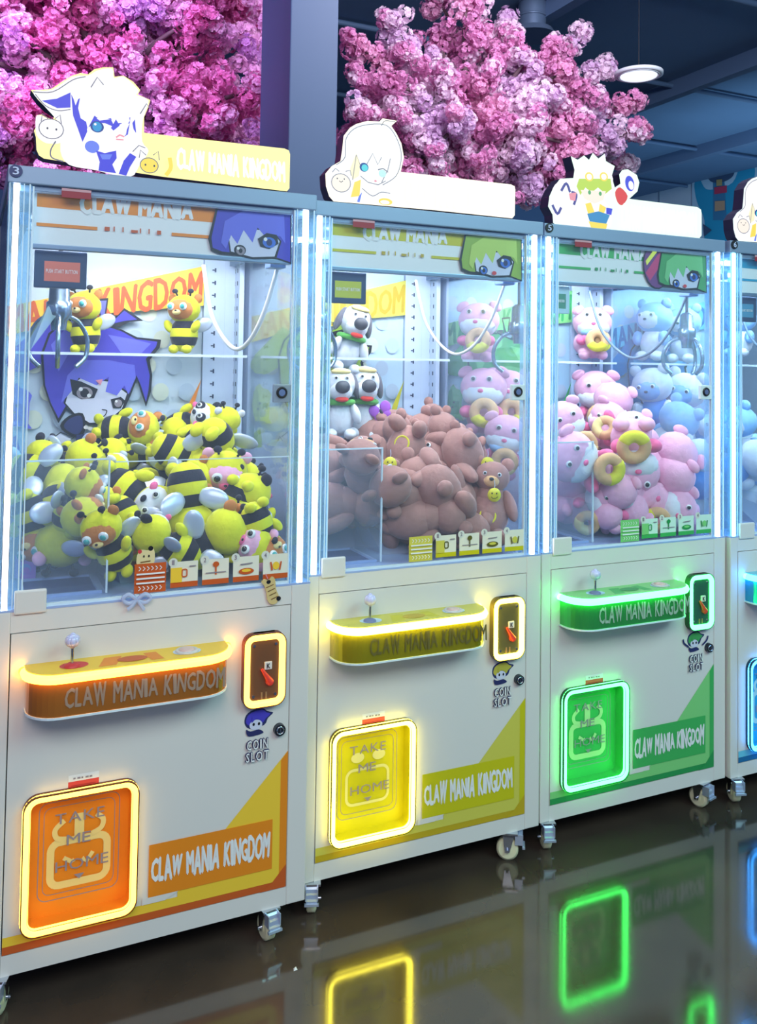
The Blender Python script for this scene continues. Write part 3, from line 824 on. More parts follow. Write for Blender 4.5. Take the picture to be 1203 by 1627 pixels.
def caster(root, u, y, face, rolled=0.0):
    c = bpy.data.objects.new('caster', None)
    COL.objects.link(c); c.parent = root; c.location = (u, y, 0); c.rotation_euler = (0, 0, face)
    c.empty_display_size = 0.03
    mb = MB()
    mb.box(-0.024, 0.024, -0.024, 0.024, 0.080, 0.085)
    mb.cyl((0, 0, 0.072), (0, 0, 0.081), 0.018, n=14)
    for s in (-1, 1):
        x0, x1 = sorted((s * 0.0155, s * 0.0178))
        mb.add([(x, y, z) for x in (x0, x1) for y, z in ((-0.014, 0.076), (0.020, 0.076), (0.014, 0.026), (0.000, 0.026))],
               [(0, 1, 2, 3), (7, 6, 5, 4), (0, 4, 5, 1), (1, 5, 6, 2), (2, 6, 7, 3), (3, 7, 4, 0)])
    mb.box(-0.0178, 0.0178, -0.014, 0.020, 0.071, 0.076)
    mb.cyl((-0.026, 0.006, 0.033), (0.026, 0.006, 0.033), 0.0045, n=10)
    mb.build('fork', CHROME, c)
    mb = MB()
    mb.tube([(-0.0135, 0.006, 0.0325), (-0.010, 0.006, 0.0325), (0.010, 0.006, 0.0325), (0.0135, 0.006, 0.0325)], [0.026, 0.0325, 0.0325, 0.026], 26)
    mb.cyl((-0.0145, 0.006, 0.0325), (0.0145, 0.006, 0.0325), 0.012, n=14)
    mb.build('wheel', WHEEL, c)
    mb = MB()
    prof = [(-0.020, 0.082), (-0.027, 0.074), (-0.029, 0.066), (-0.034, 0.063), (-0.036, 0.054), (-0.041, 0.051), (-0.042, 0.044)]
    for (a0, b0), (a1, b1) in zip(prof, prof[1:]):
        mb.add([(-0.0145, a0, b0), (0.0145, a0, b0), (0.0145, a1, b1), (-0.0145, a1, b1), (-0.0145, a0 + 0.003, b0 - 0.002), (0.0145, a0 + 0.003, b0 - 0.002), (0.0145, a1 + 0.003, b1 - 0.002), (-0.0145, a1 + 0.003, b1 - 0.002)],
               [(0, 1, 2, 3), (7, 6, 5, 4), (0, 4, 5, 1), (2, 6, 7, 3), (0, 3, 7, 4), (1, 5, 6, 2)])
    for s in (-1, 1):
        mb.box(min(s * 0.0145, s * 0.017), max(s * 0.0145, s * 0.017), -0.040, -0.016, 0.050, 0.080)
    mb.box(-0.019, 0.019, -0.046, -0.038, 0.040, 0.046)
    mb.build('brake_pedal', mat('pedal_steel', srgb(186, 198, 220), 0.38, metal=0.55), c)

def sub(name, parent, loc=(0, 0, 0)):
    o = bpy.data.objects.new(name, None)
    o.empty_display_size = 0.03
    COL.objects.link(o); o.parent = parent; o.location = loc
    return o

LABEL = ['white claw machine with orange prize door and neon, bee plushes inside, badge 3',
         'white claw machine with yellow prize door and pale yellow neon, full of brown bear plushes',
         'white claw machine with green prize door and neon, pink pig plushes inside, badge 5',
         'white claw machine with blue neon cut off by the right edge, badge 6']

def machine(k):
    th = TH[k]
    x0, y0 = XS[k], YS[k]
    root = thing('claw_machine', LABEL[k], 'claw machine', (x0, y0, 0), group='row of claw machines')
    # --- lower cabinet
    dL, dR, dB, dT = 0.034, 0.711, 0.131, 0.852
    mb = MB()
    mb.cbox(0, dL, 0, 0.05, ZB, ZL, 0.003); mb.cbox(dR, MW, 0, 0.05, ZB, ZL, 0.003)
    mb.box(dL, dR, 0.0008, 0.05, ZB, dB); mb.box(dL, dR, 0.0008, 0.05, dT, ZL)
    mb.box(0.001, MW - 0.001, 0.09, MD, ZB, ZL - 0.002)
    mb.box(0.001, 0.004, 0.05, 0.09, ZB, ZL); mb.box(MW - 0.004, MW - 0.001, 0.05, 0.09, ZB, ZL)
    mb.box(0.004, MW - 0.004, 0.05, 0.09, ZB, ZB + 0.004); mb.box(0.004, MW - 0.004, 0.05, 0.09, ZL - 0.004, ZL - 0.001)
    mb.build('cabinet', CABINET, root)
    mb = MB(); mb.box(dL, dR, 0.062, 0.066, dB, dT); mb.build('door_gap', DARK, root)
    # --- front door with its opening
    pu0, pu1, pz0, pz1 = 0.085, 0.316, 0.180, 0.467
    g = 0.0022
    door = MB()
    for (a0, a1, b0, b1) in ((dL + g, pu0, dB + g, dT - g), (pu1, dR - g, dB + g, dT - g), (pu0, pu1, dB + g, pz0), (pu0, pu1, pz1, dT - g)):
        door.box(a0, a1, 0.0, 0.028, b0, b1)
    door = door.build('front_door', CABINET, root)
    a = Art(0.0)
    a.rect(dL + g, dR - g, dB + g, 0.151, th['dark'])
    a.rect(dL + g, dR - g, 0.151, 0.172, th['light'])
    a.poly([(0.711 - g, 0.477), (0.711 - g, 0.151), (0.43, 0.151), (0.43, 0.19)], th['light'])
    a.poly([(0.711 - g, 0.477), (0.711 - g, 0.131 + g), (0.690, 0.151), (0.690, 0.455)], th['main'])
    a.poly([(0.711 - g, 0.19), (0.711 - g, 0.131 + g), (0.64, 0.131 + g), (0.672, 0.151)], th['dark'])
    a.poly([(0.345, 0.172), (0.40, 0.172), (0.44, 0.19), (0.345, 0.19)], CABINET)
    a.rect(0.359, 0.670, 0.187, 0.311, th['main'])
    a.text('CLAW MANIA KINGDOM', [(0.366, 0.222), (0.662, 0.222), (0.662, 0.278), (0.366, 0.278)], WHITE, 0.05, 0.16, seed=k + 3)
    a.build('door_graphic', door)
    a = Art(0.0)
    a.rect(0.169, 0.238, 0.474, 0.503, REDP); a.rect(0.169, 0.238, 0.494, 0.509, WHITE)
    a.line([(0.176, 0.484), (0.231, 0.484)], 0.002, flat('print_red_dark', 170, 40, 50)); [a.rect(0.180 + i * 0.009, 0.180 + i * 0.009 + w, 0.499, 0.503, GREYT) for i, w in enumerate((0.005, 0.007, 0.004, 0.007, 0.006))]
    a.build('warning_sticker', door)
    # coin slot sticker: little head, the words, and the cam lock beside it
    a = Art(0.0)
    H = th['hair'] if k != 1 else flat('sticker_straw', 190, 180, 70)
    c = (0.625, 0.568)
    a.poly(smooth([(c[0] + dx, c[1] + dz) for dx, dz in ((-0.034, -0.004), (-0.030, 0.016), (-0.012, 0.026), (0.012, 0.028), (0.026, 0.018), (0.042, 0.012), (0.028, 0.0), (0.018, -0.016), (-0.02, -0.02))], 3), NAVY)
    a.poly(smooth([(c[0] + dx, c[1] + dz) for dx, dz in ((-0.030, -0.003), (-0.026, 0.013), (-0.010, 0.022), (0.012, 0.024), (0.024, 0.015), (0.034, 0.010), (0.022, 0.0), (0.012, -0.010), (-0.018, -0.012))], 3), H)
    a.ell((c[0] - 0.004, c[1] - 0.012), 0.017, 0.013, SKIN); a.ell((c[0] - 0.010, c[1] - 0.010), 0.003, 0.004, BLACK); a.ell((c[0] + 0.004, c[1] - 0.010), 0.003, 0.004, BLACK)
    a.poly([(c[0] - 0.016, c[1] - 0.006), (c[0] - 0.004, c[1] + 0.004), (c[0] + 0.014, c[1] - 0.004), (c[0] + 0.004, c[1] + 0.012), (c[0] - 0.014, c[1] + 0.01)], H)
    a.poly(smooth([(c[0] + dx, c[1] + dz) for dx, dz in ((-0.030, -0.020), (-0.018, -0.026), (0.004, -0.024), (0.016, -0.034), (-0.008, -0.038), (-0.026, -0.036))], 3), NAVY)
    if k == 2:
        for sx in (-0.05, 0.05): a.line(smooth([(c[0] + sx * 0.6, c[1] - 0.02), (c[0] + sx, c[1] - 0.006), (c[0] + sx * 1.1, c[1] + 0.008)], 4, False), 0.006, NAVY)
    for w, m_, e in ((0.0, NAVY, 0.075), (0.0, WHITE, 0.012)):
        a.text('COIN', [(0.597, 0.497), (0.652, 0.497), (0.652, 0.520), (0.597, 0.520)], m_, e, 0.05, 0.30)
        a.text('SLOT', [(0.595, 0.468), (0.654, 0.468), (0.654, 0.491), (0.595, 0.491)], m_, e, 0.05, 0.30)
    a.build('coin_slot_sticker', door)
    lk = sub('cam_lock', root, (0.683, 0, 0.536))
    mb = MB(); mb.cyl((0, 0.0, 0), (0, -0.012, 0), 0.0155, 0.0145, 24); mb.build('lock_body', mat('lock_dark', srgb(70, 74, 84), 0.3, metal=0.8), lk)
    mb = MB(); mb.torus((0, -0.0125, 0), 0.009, 0.0018, Matrix.Rotation(PI / 2, 3, 'X'), 20, 6); mb.box(-0.001, 0.001, -0.014, -0.012, -0.006, 0.006); mb.build('key_slot', CHROME, lk)
    # --- prize chute door with its neon frame
    pr = sub('prize_door', root)
    out, inn = rrect(0.071, 0.330, 0.166, 0.481, 0.034, 6), rrect(pu0 + 0.0015, pu1 - 0.0015, pz0 + 0.0015, pz1 - 0.0015, 0.020, 6)
    mb = MB(); n = len(out)
    for yy in (-0.010,):
        mb.add([(p[0], yy, p[1]) for p in out] + [(p[0], yy, p[1]) for p in inn], [(i, (i + 1) % n, n + (i + 1) % n, n + i) for i in range(n)])
    lip = rrect(0.0735, 0.3275, 0.1685, 0.4785, 0.0315, 6)
    mb.add([(p[0], yy, p[1]) for yy in (-0.021, 0.0) for p in out], [(i, i + n, (i + 1) % n + n, (i + 1) % n) for i in range(n)])
    mb.add([(p[0], -0.021, p[1]) for p in out] + [(p[0], -0.021, p[1]) for p in lip] + [(p[0], -0.010, p[1]) for p in lip],
           [(i, (i + 1) % n, n + (i + 1) % n, n + i) for i in range(n)] + [(n + i, n + (i + 1) % n, 2 * n + (i + 1) % n, 2 * n + i) for i in range(n)])
    mb.add([(p[0], yy, p[1]) for yy in (-0.018, 0.045) for p in inn], [(i, (i + 1) % n, (i + 1) % n + n, i + n) for i in range(n)], 1)
    li = rrect(pu0 - 0.001, pu1 + 0.001, pz0 - 0.001, pz1 + 0.001, 0.0225, 6)  # inner lip added to keep the neon light off the flap
    mb.add([(p[0], -0.018, p[1]) for p in inn] + [(p[0], -0.018, p[1]) for p in li] + [(p[0], -0.010, p[1]) for p in li],
           [(i, (i + 1) % n, n + (i + 1) % n, n + i) for i in range(n)] + [(n + i, n + (i + 1) % n, 2 * n + (i + 1) % n, 2 * n + i) for i in range(n)])
    mb.build('surround', [th['rim'], th['main']], pr)
    mb = MB(); mb.tube(tube_ring(0.0790, 0.3220, 0.1740, 0.4730, 0.0285, -0.012, 0.0065, 7), 0.0092, 8, True); mb.build('neon_ring', th['neon'], pr)
    mb = MB(); mb.prism(inn, 0.030, 0.036); mb.build('flap', th['main'], pr)
    a = Art(0.030)
    a.line(rrect(0.110, 0.292, 0.215, 0.440, 0.02), 0.002, GREYT, True); a.line(rrect(0.121, 0.281, 0.228, 0.428, 0.016), 0.0015, GREYT, True)
    gift = mat(th['key'] + '_gift', tuple(0.55 * x + 0.45 * y for x, y in zip(th['light'].node_tree.nodes['Principled BSDF'].inputs['Base Color'].default_value[:3], (0.85, 0.8, 0.5))), 0.5)
    if k != 1:
        a.line(rrect(0.137, 0.265, 0.246, 0.345, 0.02), 0.017, gift, True)
        a.line([(0.20, 0.345), (0.20, 0.405)], 0.022, gift)
        a.line(smooth([(0.172, 0.35), (0.150, 0.356), (0.146, 0.376), (0.166, 0.394)], 4, False), 0.012, gift); a.line(smooth([(0.228, 0.352), (0.250, 0.362), (0.254, 0.382), (0.238, 0.396)], 4, False), 0.012, gift)
        a.line([(0.166, 0.308), (0.184, 0.296), (0.190, 0.300)], 0.010, gift); a.line([(0.208, 0.300), (0.218, 0.290), (0.232, 0.310)], 0.010, gift)
    else:
        a.line(rrect(0.137, 0.265, 0.250, 0.345, 0.02), 0.008, gift, True)
        for sx in (0.17, 0.235): a.ell((sx, 0.378), 0.02, 0.014, gift)
    for tx, u0, u1, z in (('TAKE', 0.145, 0.257, 0.388), ('ME', 0.172, 0.226, 0.336), ('HOME', 0.148, 0.268, 0.278)):
        a.text(tx, [(u0, z), (u1, z), (u1, z + 0.024), (u0, z + 0.024)], GREYT, 0.0)
    a.poly([(0.190, 0.266), (0.214, 0.266), (0.202, 0.254)], GREYT)
    a.build('flap_print', pr)
    # --- control shelf
    cs = sub('control_shelf', root)
    u0, u1, pr_, rr = 0.066, 0.536, 0.094, 0.072
    plan = [(u0, 0.0)]
    for kk in range(9):
        t = R(180 + 90 * kk / 8); plan.append((u0 + rr + rr * math.cos(t), -pr_ + rr + rr * math.sin(t)))
    for kk in range(9):
        t = R(270 + 90 * kk / 8); plan.append((u1 - rr + rr * math.cos(t), -pr_ + rr + rr * math.sin(t)))
    plan.append((u1, 0.0))
    ins = lambda d: [(u0 + (p[0] - u0) * (u1 - u0 - 2 * d) / (u1 - u0) + d, p[1] * (pr_ - d) / pr_) for p in plan]
    mb = MB(); mb.hprism(ins(0.003), 0.680, 0.766)
    for i in range(len(mb.f)):
        if i > 1: mb.sm[i] = False
    mb.build('shelf_body', th['band'], cs)
    mb = MB(); mb.hprism(ins(0.0), 0.774, 0.7775); mb.hprism(ins(0.008), 0.766, 0.774); mb.build('shelf_top', th['light'], cs)
    mb = MB(); mb.hprism(ins(0.001), 0.676, 0.681); mb.build('lower_lip', PEDGE, cs)
    npts = [(p[0], p[1], 0.7655) for p in plan]
    mb = MB(); mb.tube(npts, 0.0105, 8); mb.build('neon_strip', th['strip'], cs)
    for uu in (u0 - 0.003, u1 + 0.003):
        mb = MB(); mb.ell((uu, -0.0085, 0.767), (0.010, 0.008, 0.010), nu=10, nv=7); mb.build('neon_end', th['end'], cs)  # glowing bead added to throw a bright spot on the door
    a = Art(-pr_ + 0.0028)
    a.text('CLAW MANIA KINGDOM', [(0.148, 0.698), (0.512, 0.698), (0.512, 0.744), (0.148, 0.744)], mat(th['key'] + '_etch', srgb(*((168, 148, 132) if k == 0 else (108, 102, 56) if k == 1 else (100, 140, 160))), 0.3, metal=0.15) if k != 2 else mat('etch_silver', srgb(180, 200, 186), 0.25, metal=0.2), 0.025, 0.14, seed=k + 8)
    a.build('lettering', cs)
    mb = MB()
    for (cu, cy, ru, ry, m_) in ((0.17, -0.045, 0.032, 0.024, 0), (0.43, -0.045, 0.034, 0.026, 1), (0.30, -0.05, 0.035, 0.02, 2)):
        mb.add([(cu + ru * math.cos(t), cy + ry * math.sin(t), 0.7780 + 0.0003 * m_) for t in [i * PI / 10 for i in range(20)]], [tuple(range(20))], m_)
    mb.add([(0.22, -0.078, 0.7779), (0.26, -0.078, 0.7779), (0.28, -0.02, 0.7779), (0.24, -0.02, 0.7779)], [(0, 1, 2, 3)], 3)
    mb.add([(0.34, -0.075, 0.7779), (0.37, -0.075, 0.7779), (0.36, -0.02, 0.7779), (0.33, -0.02, 0.7779)], [(0, 1, 2, 3)], 3)
    mb.build('shelf_print', [REDP if k == 0 else th['panel'], th['panel'], th['dark'], th['main']], cs)
    js = sub('joystick', root, (0.165, -0.05, 0.7776))
    mb = MB(); mb.tube([(0, 0, 0), (0, 0, 0.004), (0, 0, 0.008)], [0.018, 0.017, 0.009], 18); mb.build('dust_cover', mat('boot_grey', srgb(120, 130, 170), 0.5) if k else REDP, js)
    mb = MB(); mb.cyl((0, 0, 0.006), (0, 0, 0.050), 0.0035, n=10); mb.build('shaft', CHROME, js)
    mb = MB()
    for i in range(9):
        aa = i * 2 * PI / 8
        mb.ell((0.008 * math.cos(aa) * (i < 8), 0.008 * math.sin(aa) * (i < 8), 0.058 + (0.006 if i == 8 else 0)), (0.0095, 0.0095, 0.013), nu=8, nv=6)
    mb.ell((0, 0, 0.048), (0.008, 0.008, 0.008), nu=8, nv=6)
    mb.build('ball_top', mat('crystal_knob', srgb(206, 206, 240), 0.15, coat=0.8), js)
    bt = sub('push_button', root, (0.43, -0.045, 0.7776))
    mb = MB(); mb.torus((0, 0, 0.002), 0.023, 0.005, n=26, k=8, squash=0.7); mb.build('button_ring', mat('button_ring', srgb(210, 205, 205), 0.3, coat=0.4), bt)
    mb = MB(); mb.tube([(0, 0, 0), (0, 0, 0.006), (0, 0, 0.009)], [0.019, 0.019, 0.012], 22); mb.build('button_cap', mat(th['key'] + '_cap', srgb(225, 190, 180), 0.3, coat=0.6), bt)
    # --- coin / card panel
    cp = sub('coin_panel', root)
    cu0, cu1, cz0, cz1 = 0.584, 0.690, 0.607, 0.786
    mb = MB(); mb.prism(rrect(cu0 - 0.003, cu1 + 0.001, cz0 - 0.001, cz1 + 0.004, 0.024, 5), -0.012, 0.001); ho = rrect(cu0 - 0.004, cu1 + 0.003, cz0 - 0.003, cz1 + 0.004, 0.028, 5); hi = rrect(cu0 - 0.002, cu1 + 0.001, cz0 - 0.001, cz1 + 0.002, 0.026, 5); nn = len(ho)
    mb.add([(p[0], y, p[1]) for p, y in [(p, 0.0) for p in ho] + [(p, -0.021) for p in ho] + [(p, -0.021) for p in hi] + [(p, -0.010) for p in hi]],
           [(r * nn + i, r * nn + (i + 1) % nn, (r + 1) * nn + (i + 1) % nn, (r + 1) * nn + i) for r in range(3) for i in range(nn)])
    mb.build('housing', th['rim'], cp)
    mb = MB(); mb.tube(tube_ring(cu0 + 0.006, cu1 - 0.006, cz0 + 0.006, cz1 - 0.006, 0.020, -0.0145, 0.0065, 7), 0.0090, 8, True); mb.build('neon_ring', th['neon'], cp)
    mb = MB(); mb.prism(rrect(cu0 + 0.012, cu1 - 0.012, cz0 + 0.012, cz1 - 0.012, 0.012, 5), -0.0145, -0.012); mb.build('face_plate', th['smoke'], cp)
    mb = MB()
    for du in (0.024, 0.082):
        for dz in (0.026, 0.153):
            mb.cyl((cu0 + du, -0.0145, cz0 + dz), (cu0 + du, -0.0175, cz0 + dz), 0.0035, n=8)
    mb.build('screws', CHROME, cp)
    mb = MB()
    cc = (cu0 + 0.056, cz0 + 0.072)
    mb.tube([(cc[0] + 0.012, -0.018, cc[1] - 0.014), (cc[0], -0.020, cc[1] + 0.004), (cc[0] - 0.012, -0.020, cc[1] + 0.022)], [0.010, 0.006, 0.0035], 10)
    mb.cyl((cc[0] + 0.010, -0.013, cc[1] - 0.012), (cc[0] + 0.010, -0.022, cc[1] - 0.012), 0.010, n=14)
    mb.build('return_lever', mat('lever_red', srgb(232, 70, 56), 0.35), cp)
    mb = MB(); mb.cbox(cu0 + 0.052, cu0 + 0.072, -0.018, -0.013, cz0 + 0.090, cz0 + 0.110, 0.002); mb.build('slot_tile', flat('tile_white', 226, 220, 216), cp)
    a = Art(-0.0182); a.text('K', [(cu0 + 0.058, cz0 + 0.094), (cu0 + 0.066, cz0 + 0.094), (cu0 + 0.066, cz0 + 0.106), (cu0 + 0.058, cz0 + 0.106)], DARK, 0.02); a.build('tile_print', cp)
    mb = MB()
    for du in (0.044, 0.056): mb.box(cu0 + du, cu0 + du + 0.004, -0.016, -0.0135, cz0 + 0.018, cz0 + 0.034)
    mb.build('token_slots', mat('slot_brass', srgb(216, 170, 120), 0.35, metal=0.6), cp)
    # --- casters
    for (u, y, fc) in ((0.032, 0.012, -0.35), (0.668, 0.016, (0.15, 1.0, 0.25, 0.25)[k]), (0.045, 0.72, 0.4), (0.70, 0.72, 2.6)):
        caster(root, u, y, fc)
    # --- glass box
    mb = MB()
    mb.cbox(0, MW, 0.0, MD, 1.888, MH, 0.003); mb.build('top_frame', FRAME, root)
    mb = MB(); mb.box(0.002, MW - 0.002, 0.735, MD, ZL, 1.888); mb.build('rear_sheet', mat('rear_white', srgb(150, 160, 180), 0.6), root)
    mb = MB(); mb.box(0.0, MW, 0.0, 0.735, ZL - 0.001, ZL + 0.004); mb.build('display_floor', SHEET, root)
    mb = MB(); mb.box(0.02, MW - 0.02, 0.015, 0.70, 1.874, 1.887); mb.build('interior_ceiling', INNER, root)
    lp = sub('ceiling_lamp', root)
    for i, (yy) in enumerate((0.10, 0.40)):
        mb = MB(); mb.box(0.10, 0.66, yy, yy + 0.035, 1.862, 1.874); mb.build('light_tube', glow('tube_' + th['key'], ((0.95, 0.97, 1.0), (0.92, 0.97, 1.0), (0.85, 0.95, 1.0), (0.6, 0.85, 1.0))[k], (46.0, 52.0, 56.0, 62.0)[k]), lp)
    # front door pane, side panes
    gl = sub('glass_door', root)
    mb = MB(); mb.box(0.058, 0.700, 0.004, 0.010, 0.912, 1.884); mb.build('pane', GLASS, gl)
    mb = MB(); mb.box(0.055, 0.058, 0.003, 0.011, 0.905, 1.884); mb.box(0.700, 0.7035, 0.002, 0.012, 0.905, 1.884); mb.box(0.058, 0.700, 0.003, 0.011, 0.904, 0.912); mb.build('pane_edge', PEDGE, gl)
    if k == 0:
        mb = MB(); mb.box(0.258, 0.700, 0.0035, 0.0045, 1.2335, 1.2362); mb.build('pane_seam', PEDGE, gl)
    for nm, u in (('side_pane', 0.004), ('side_pane', MW - 0.009)):
        mb = MB(); mb.box(u, u + 0.005, 0.045, 0.735, 0.905, 1.887); mb.build(nm, GLASS, root)
    # front corner light posts
    for s in (0, 1):
        lpz = sub('light_post', root)
        a0, a1 = (0.002, 0.053) if s == 0 else (0.706, 0.761)
        led = 0.0135 if s == 0 else 0.7275
        mb = MB(); mb.box(a0, led - 0.002, 0.003, 0.040, ZL, 1.888); mb.box(led + 0.014, a1, 0.003, 0.040, ZL, 1.888); mb.build('acrylic_profile', PROFILE, lpz)
        mb = MB(); mb.box(led, led + 0.012, 0.001, 0.014, ZL + 0.004, 1.886); mb.build('led_strip', LEDW if not (k == 3 and s == 0) else glow('led_cyan', (0.35, 0.9, 1.0), 7.0), lpz)
        mb = MB()
        for e in ((a0 + 0.002, a0 + 0.004), (a1 - 0.006, a1 - 0.003), (a0 + 0.026 if s else a1 - 0.018, (a0 + 0.026 if s else a1 - 0.018) + 0.002)):
            if not (e[0] < led + 0.013 and e[1] > led - 0.001): mb.box(e[0], e[1], 0.002, 0.004, ZL, 1.888)
        mb.build('profile_rib', PEDGE, lpz)
    mb = MB(); mb.box(0.055, 0.704, 0.0125, 0.0165, 1.876, 1.889); mb.build('frame_lip', FRAME, root)
    hl = sub('header_lamp', root)
    mb = MB(); mb.box(0.070, 0.690, 0.018, 0.024, 1.879, 1.885); mb.build('light_tube', glow('header_tube', (0.95, 0.98, 1.0), 17.0), hl)
    # header print and its rail
    hd = sub('header_panel', root)
    mb = MB(); mb.box(0.060, 0.700, 0.034, 0.038, 1.752, 1.888); mb.build('panel', WHITE, hd)
    a = Art(0.034); header_art(a, lambda x, y: LP(0, x, y, 0.034), th, k); a.build('print', hd)
    mb = MB(); mb.cbox(0.058, 0.705, 0.030, 0.046, 1.742, 1.754, 0.002); mb.build('rail', mat('rail_steel', srgb(150, 172, 196), 0.3, metal=0.7), hd)
    a = Art(0.002); a.rect(0.118, 0.185, 1.864, 1.880, flat('sticker_red', 150, 44, 60)); a.rect(0.118, 0.185, 1.880, 1.886, flat('sticker_pink', 200, 150, 160)); a.build('frame_sticker', root)
    # back panel and print
    bp = sub('back_panel', root)
    mb = MB(); mb.box(0.020, 0.628, 0.700, 0.712, ZL, 1.874); mb.build('board', th['panel'], bp)
    a = Art(0.700, 0.0003); face_art(a, lambda x, y: LP(0, x, y, 0.70), th, k); a.build('print', bp)
    # slotted corner uprights
    for s in (0, 1):
        up = sub('corner_upright', root)
        mb = MB()
        if s: mb.box(0.630, 0.700, 0.690, 0.712, ZL, 1.874); mb.box(0.736, 0.752, 0.640, 0.733, ZL, 1.874); mb.cbox(0.695, 0.745, 0.690, 0.733, ZL, 1.874, 0.006)
        else: mb.box(0.010, 0.020, 0.640, 0.733, ZL, 1.874)
        mb.build('post', INNER, up)
        mb = MB()
        for j in range(20):
            z = 0.98 + j * 0.042
            if s:
                mb.box(0.664, 0.669, 0.6885, 0.690, z, z + 0.014); mb.box(0.656, 0.664, 0.6885, 0.690, z + 0.005, z + 0.009)
                mb.box(0.7345, 0.736, 0.660, 0.665, z, z + 0.014); mb.box(0.7345, 0.736, 0.690, 0.695, z, z + 0.014)
            else:
                mb.box(0.020, 0.0212, 0.660, 0.665, z, z + 0.014); mb.box(0.020, 0.0212, 0.690, 0.695, z, z + 0.014)
        tag(mb.build('slots', flat('slot_dark', 56, 66, 96), up), kind='stuff')
    # acrylic shelf, riser under the heap, chute guard
    mb = MB(); mb.box(0.022, 0.735, 0.535, 0.698, 1.495, 1.501); mb.build('shelf', ACRYL, root)
    mb = MB(); mb.box(0.022, 0.735, 0.533, 0.5352, 1.494, 1.502); mb.build('shelf_edge', PEDGE, root)
    mb = MB()
    mb.add([(0.30, 0.16, 0.905), (0.735, 0.16, 0.905), (0.735, 0.685, 0.905), (0.30, 0.685, 0.905), (0.30, 0.685, 1.20), (0.735, 0.685, 1.20)], [(0, 1, 5, 4), (2, 3, 4, 5), (0, 4, 3), (1, 2, 5)])
    mb.add([(0.025, 0.30, 0.905), (0.30, 0.30, 0.905), (0.30, 0.685, 0.905), (0.025, 0.685, 0.905), (0.025, 0.685, 1.20), (0.30, 0.685, 1.20)], [(0, 1, 5, 4), (2, 3, 4, 5), (0, 4, 3), (1, 2, 5)])
    mb.build('riser', mat('riser_grey', srgb(150, 160, 190), 0.6), root)
    ch = sub('prize_chute', root)
    mb = MB(); mb.box(0.06, 0.255, 0.075, 0.079, 0.906, 1.235); mb.build('guard_pane', ACRYL, ch)
    mb = MB(); mb.box(0.252, 0.2565, 0.074, 0.080, 0.906, 1.237); mb.box(0.06, 0.252, 0.074, 0.080, 1.233, 1.237); mb.build('guard_edge', PEDGE, ch)
    mb = MB(); mb.box(0.255, 0.259, 0.080, 0.27, 0.906, 1.03); mb.build('side_pane', ACRYL, ch)
    mb = MB(); mb.box(0.07, 0.235, 0.09, 0.26, 0.905, 0.9065); mb.build('chute_hole', flat('hole_blue', 60, 66, 120), ch)
    mb = MB()
    for b in ((0.06, 0.245, 0.083, 0.090), (0.06, 0.245, 0.26, 0.267), (0.06, 0.07, 0.09, 0.26), (0.235, 0.245, 0.09, 0.26)): mb.box(b[0], b[1], b[2], b[3], 0.905, 0.912)
    mb.build('chute_rim', SHEET, ch)
    # small message screen
    sc = sub('message_screen', root)
    s0, s1 = (0.066, 0.186) if k != 2 else (0.066, 0.140)
    mb = MB(); mb.cbox(s0, s1, 0.055, 0.072, 1.652, 1.742, 0.003); mb.build('screen_body', flat('screen_navy', 50, 70, 104) if k != 2 else flat('screen_pale', 190, 220, 230), sc)
    a = Art(0.055)
    a.rect(s0 + 0.022, s1 - 0.016, 1.668, 1.716, th['screen'])
    a.text('PUSH START BUTTON', [(s0 + 0.026, 1.688), (s1 - 0.022, 1.688), (s1 - 0.022, 1.697), (s0 + 0.026, 1.697)], WHITE, 0.01); a.build('display', sc)
    # glass lock
    lk = sub('glass_lock', root, (0.676, 0.004, 1.402))
    mb = MB(); mb.cbox(-0.024, 0.024, -0.003, 0.010, -0.026, 0.022, 0.003); mb.build('lock_plate', glass_mat('lock_acryl', (0.7, 0.75, 0.8), 0.45, (0.45, 0.5, 0.58)) if k == 0 else flat('lock_white', 224, 232, 236), lk)
    mb = MB(); mb.torus((-0.002, -0.005, 0), 0.012, 0.0035, Matrix.Rotation(PI / 2, 3, 'X'), 22, 8); mb.build('lock_ring', BLACK, lk)
    mb = MB(); mb.cyl((-0.002, 0.0, 0), (-0.002, -0.007, 0), 0.009, n=16); mb.build('lock_core', CHROME, lk)
    # corner plate, instruction cards
    mb = MB(); mb.cbox(0.040, 0.110, -0.006, 0.006, 0.894, 0.948, 0.004); mb.build('corner_plate', CABINET, root)
    for j in range(5):
        a = Art(0.0035)
        c0 = 0.313 + j * 0.079 + (0.004 if j else 0)
        c1 = c0 + 0.068
        z0, z1 = 0.921, 0.984
        if j == 0:
            a.rect(c0 - 0.004, c1 + 0.004, z0 - 0.006, z1 + 0.002, th['dark'] if k == 0 else th['light'])
            for zz in (z1 - 0.010, z0 + 0.006):
                for i in range(6): a.line([(c0 + 0.006 + i * 0.010, zz + 0.005), (c0 + 0.011 + i * 0.010, zz), (c0 + 0.006 + i * 0.010, zz - 0.005)], 0.002, WHITE)
            for i in range(3): a.rect(c0, c1, z0 + 0.017 + i * 0.011, z0 + 0.021 + i * 0.011, WHITE)
        else:
            a.rect(c0, c1, z0, z1, flat('card_cream', 236, 232, 214) if k != 2 else flat('card_mint', 214, 240, 226))
            a.rect(c0, c1, z0, z0 + 0.013, th['dark'] if k == 0 else th['main'])
            a.ell((c0 + 0.006, z1 - 0.001), 0.011, 0.011, flat('card_badge', 224, 224, 214)); a.text(str(j), [(c0 + 0.003, z1 - 0.006), (c0 + 0.009, z1 - 0.006), (c0 + 0.009, z1 + 0.005), (c0 + 0.003, z1 + 0.005)], GREYT, 0.02)
            ic = th['dark'] if k in (0, 2) else flat('icon_olive', 96, 92, 30)
            m_ = (c0 + c1) / 2
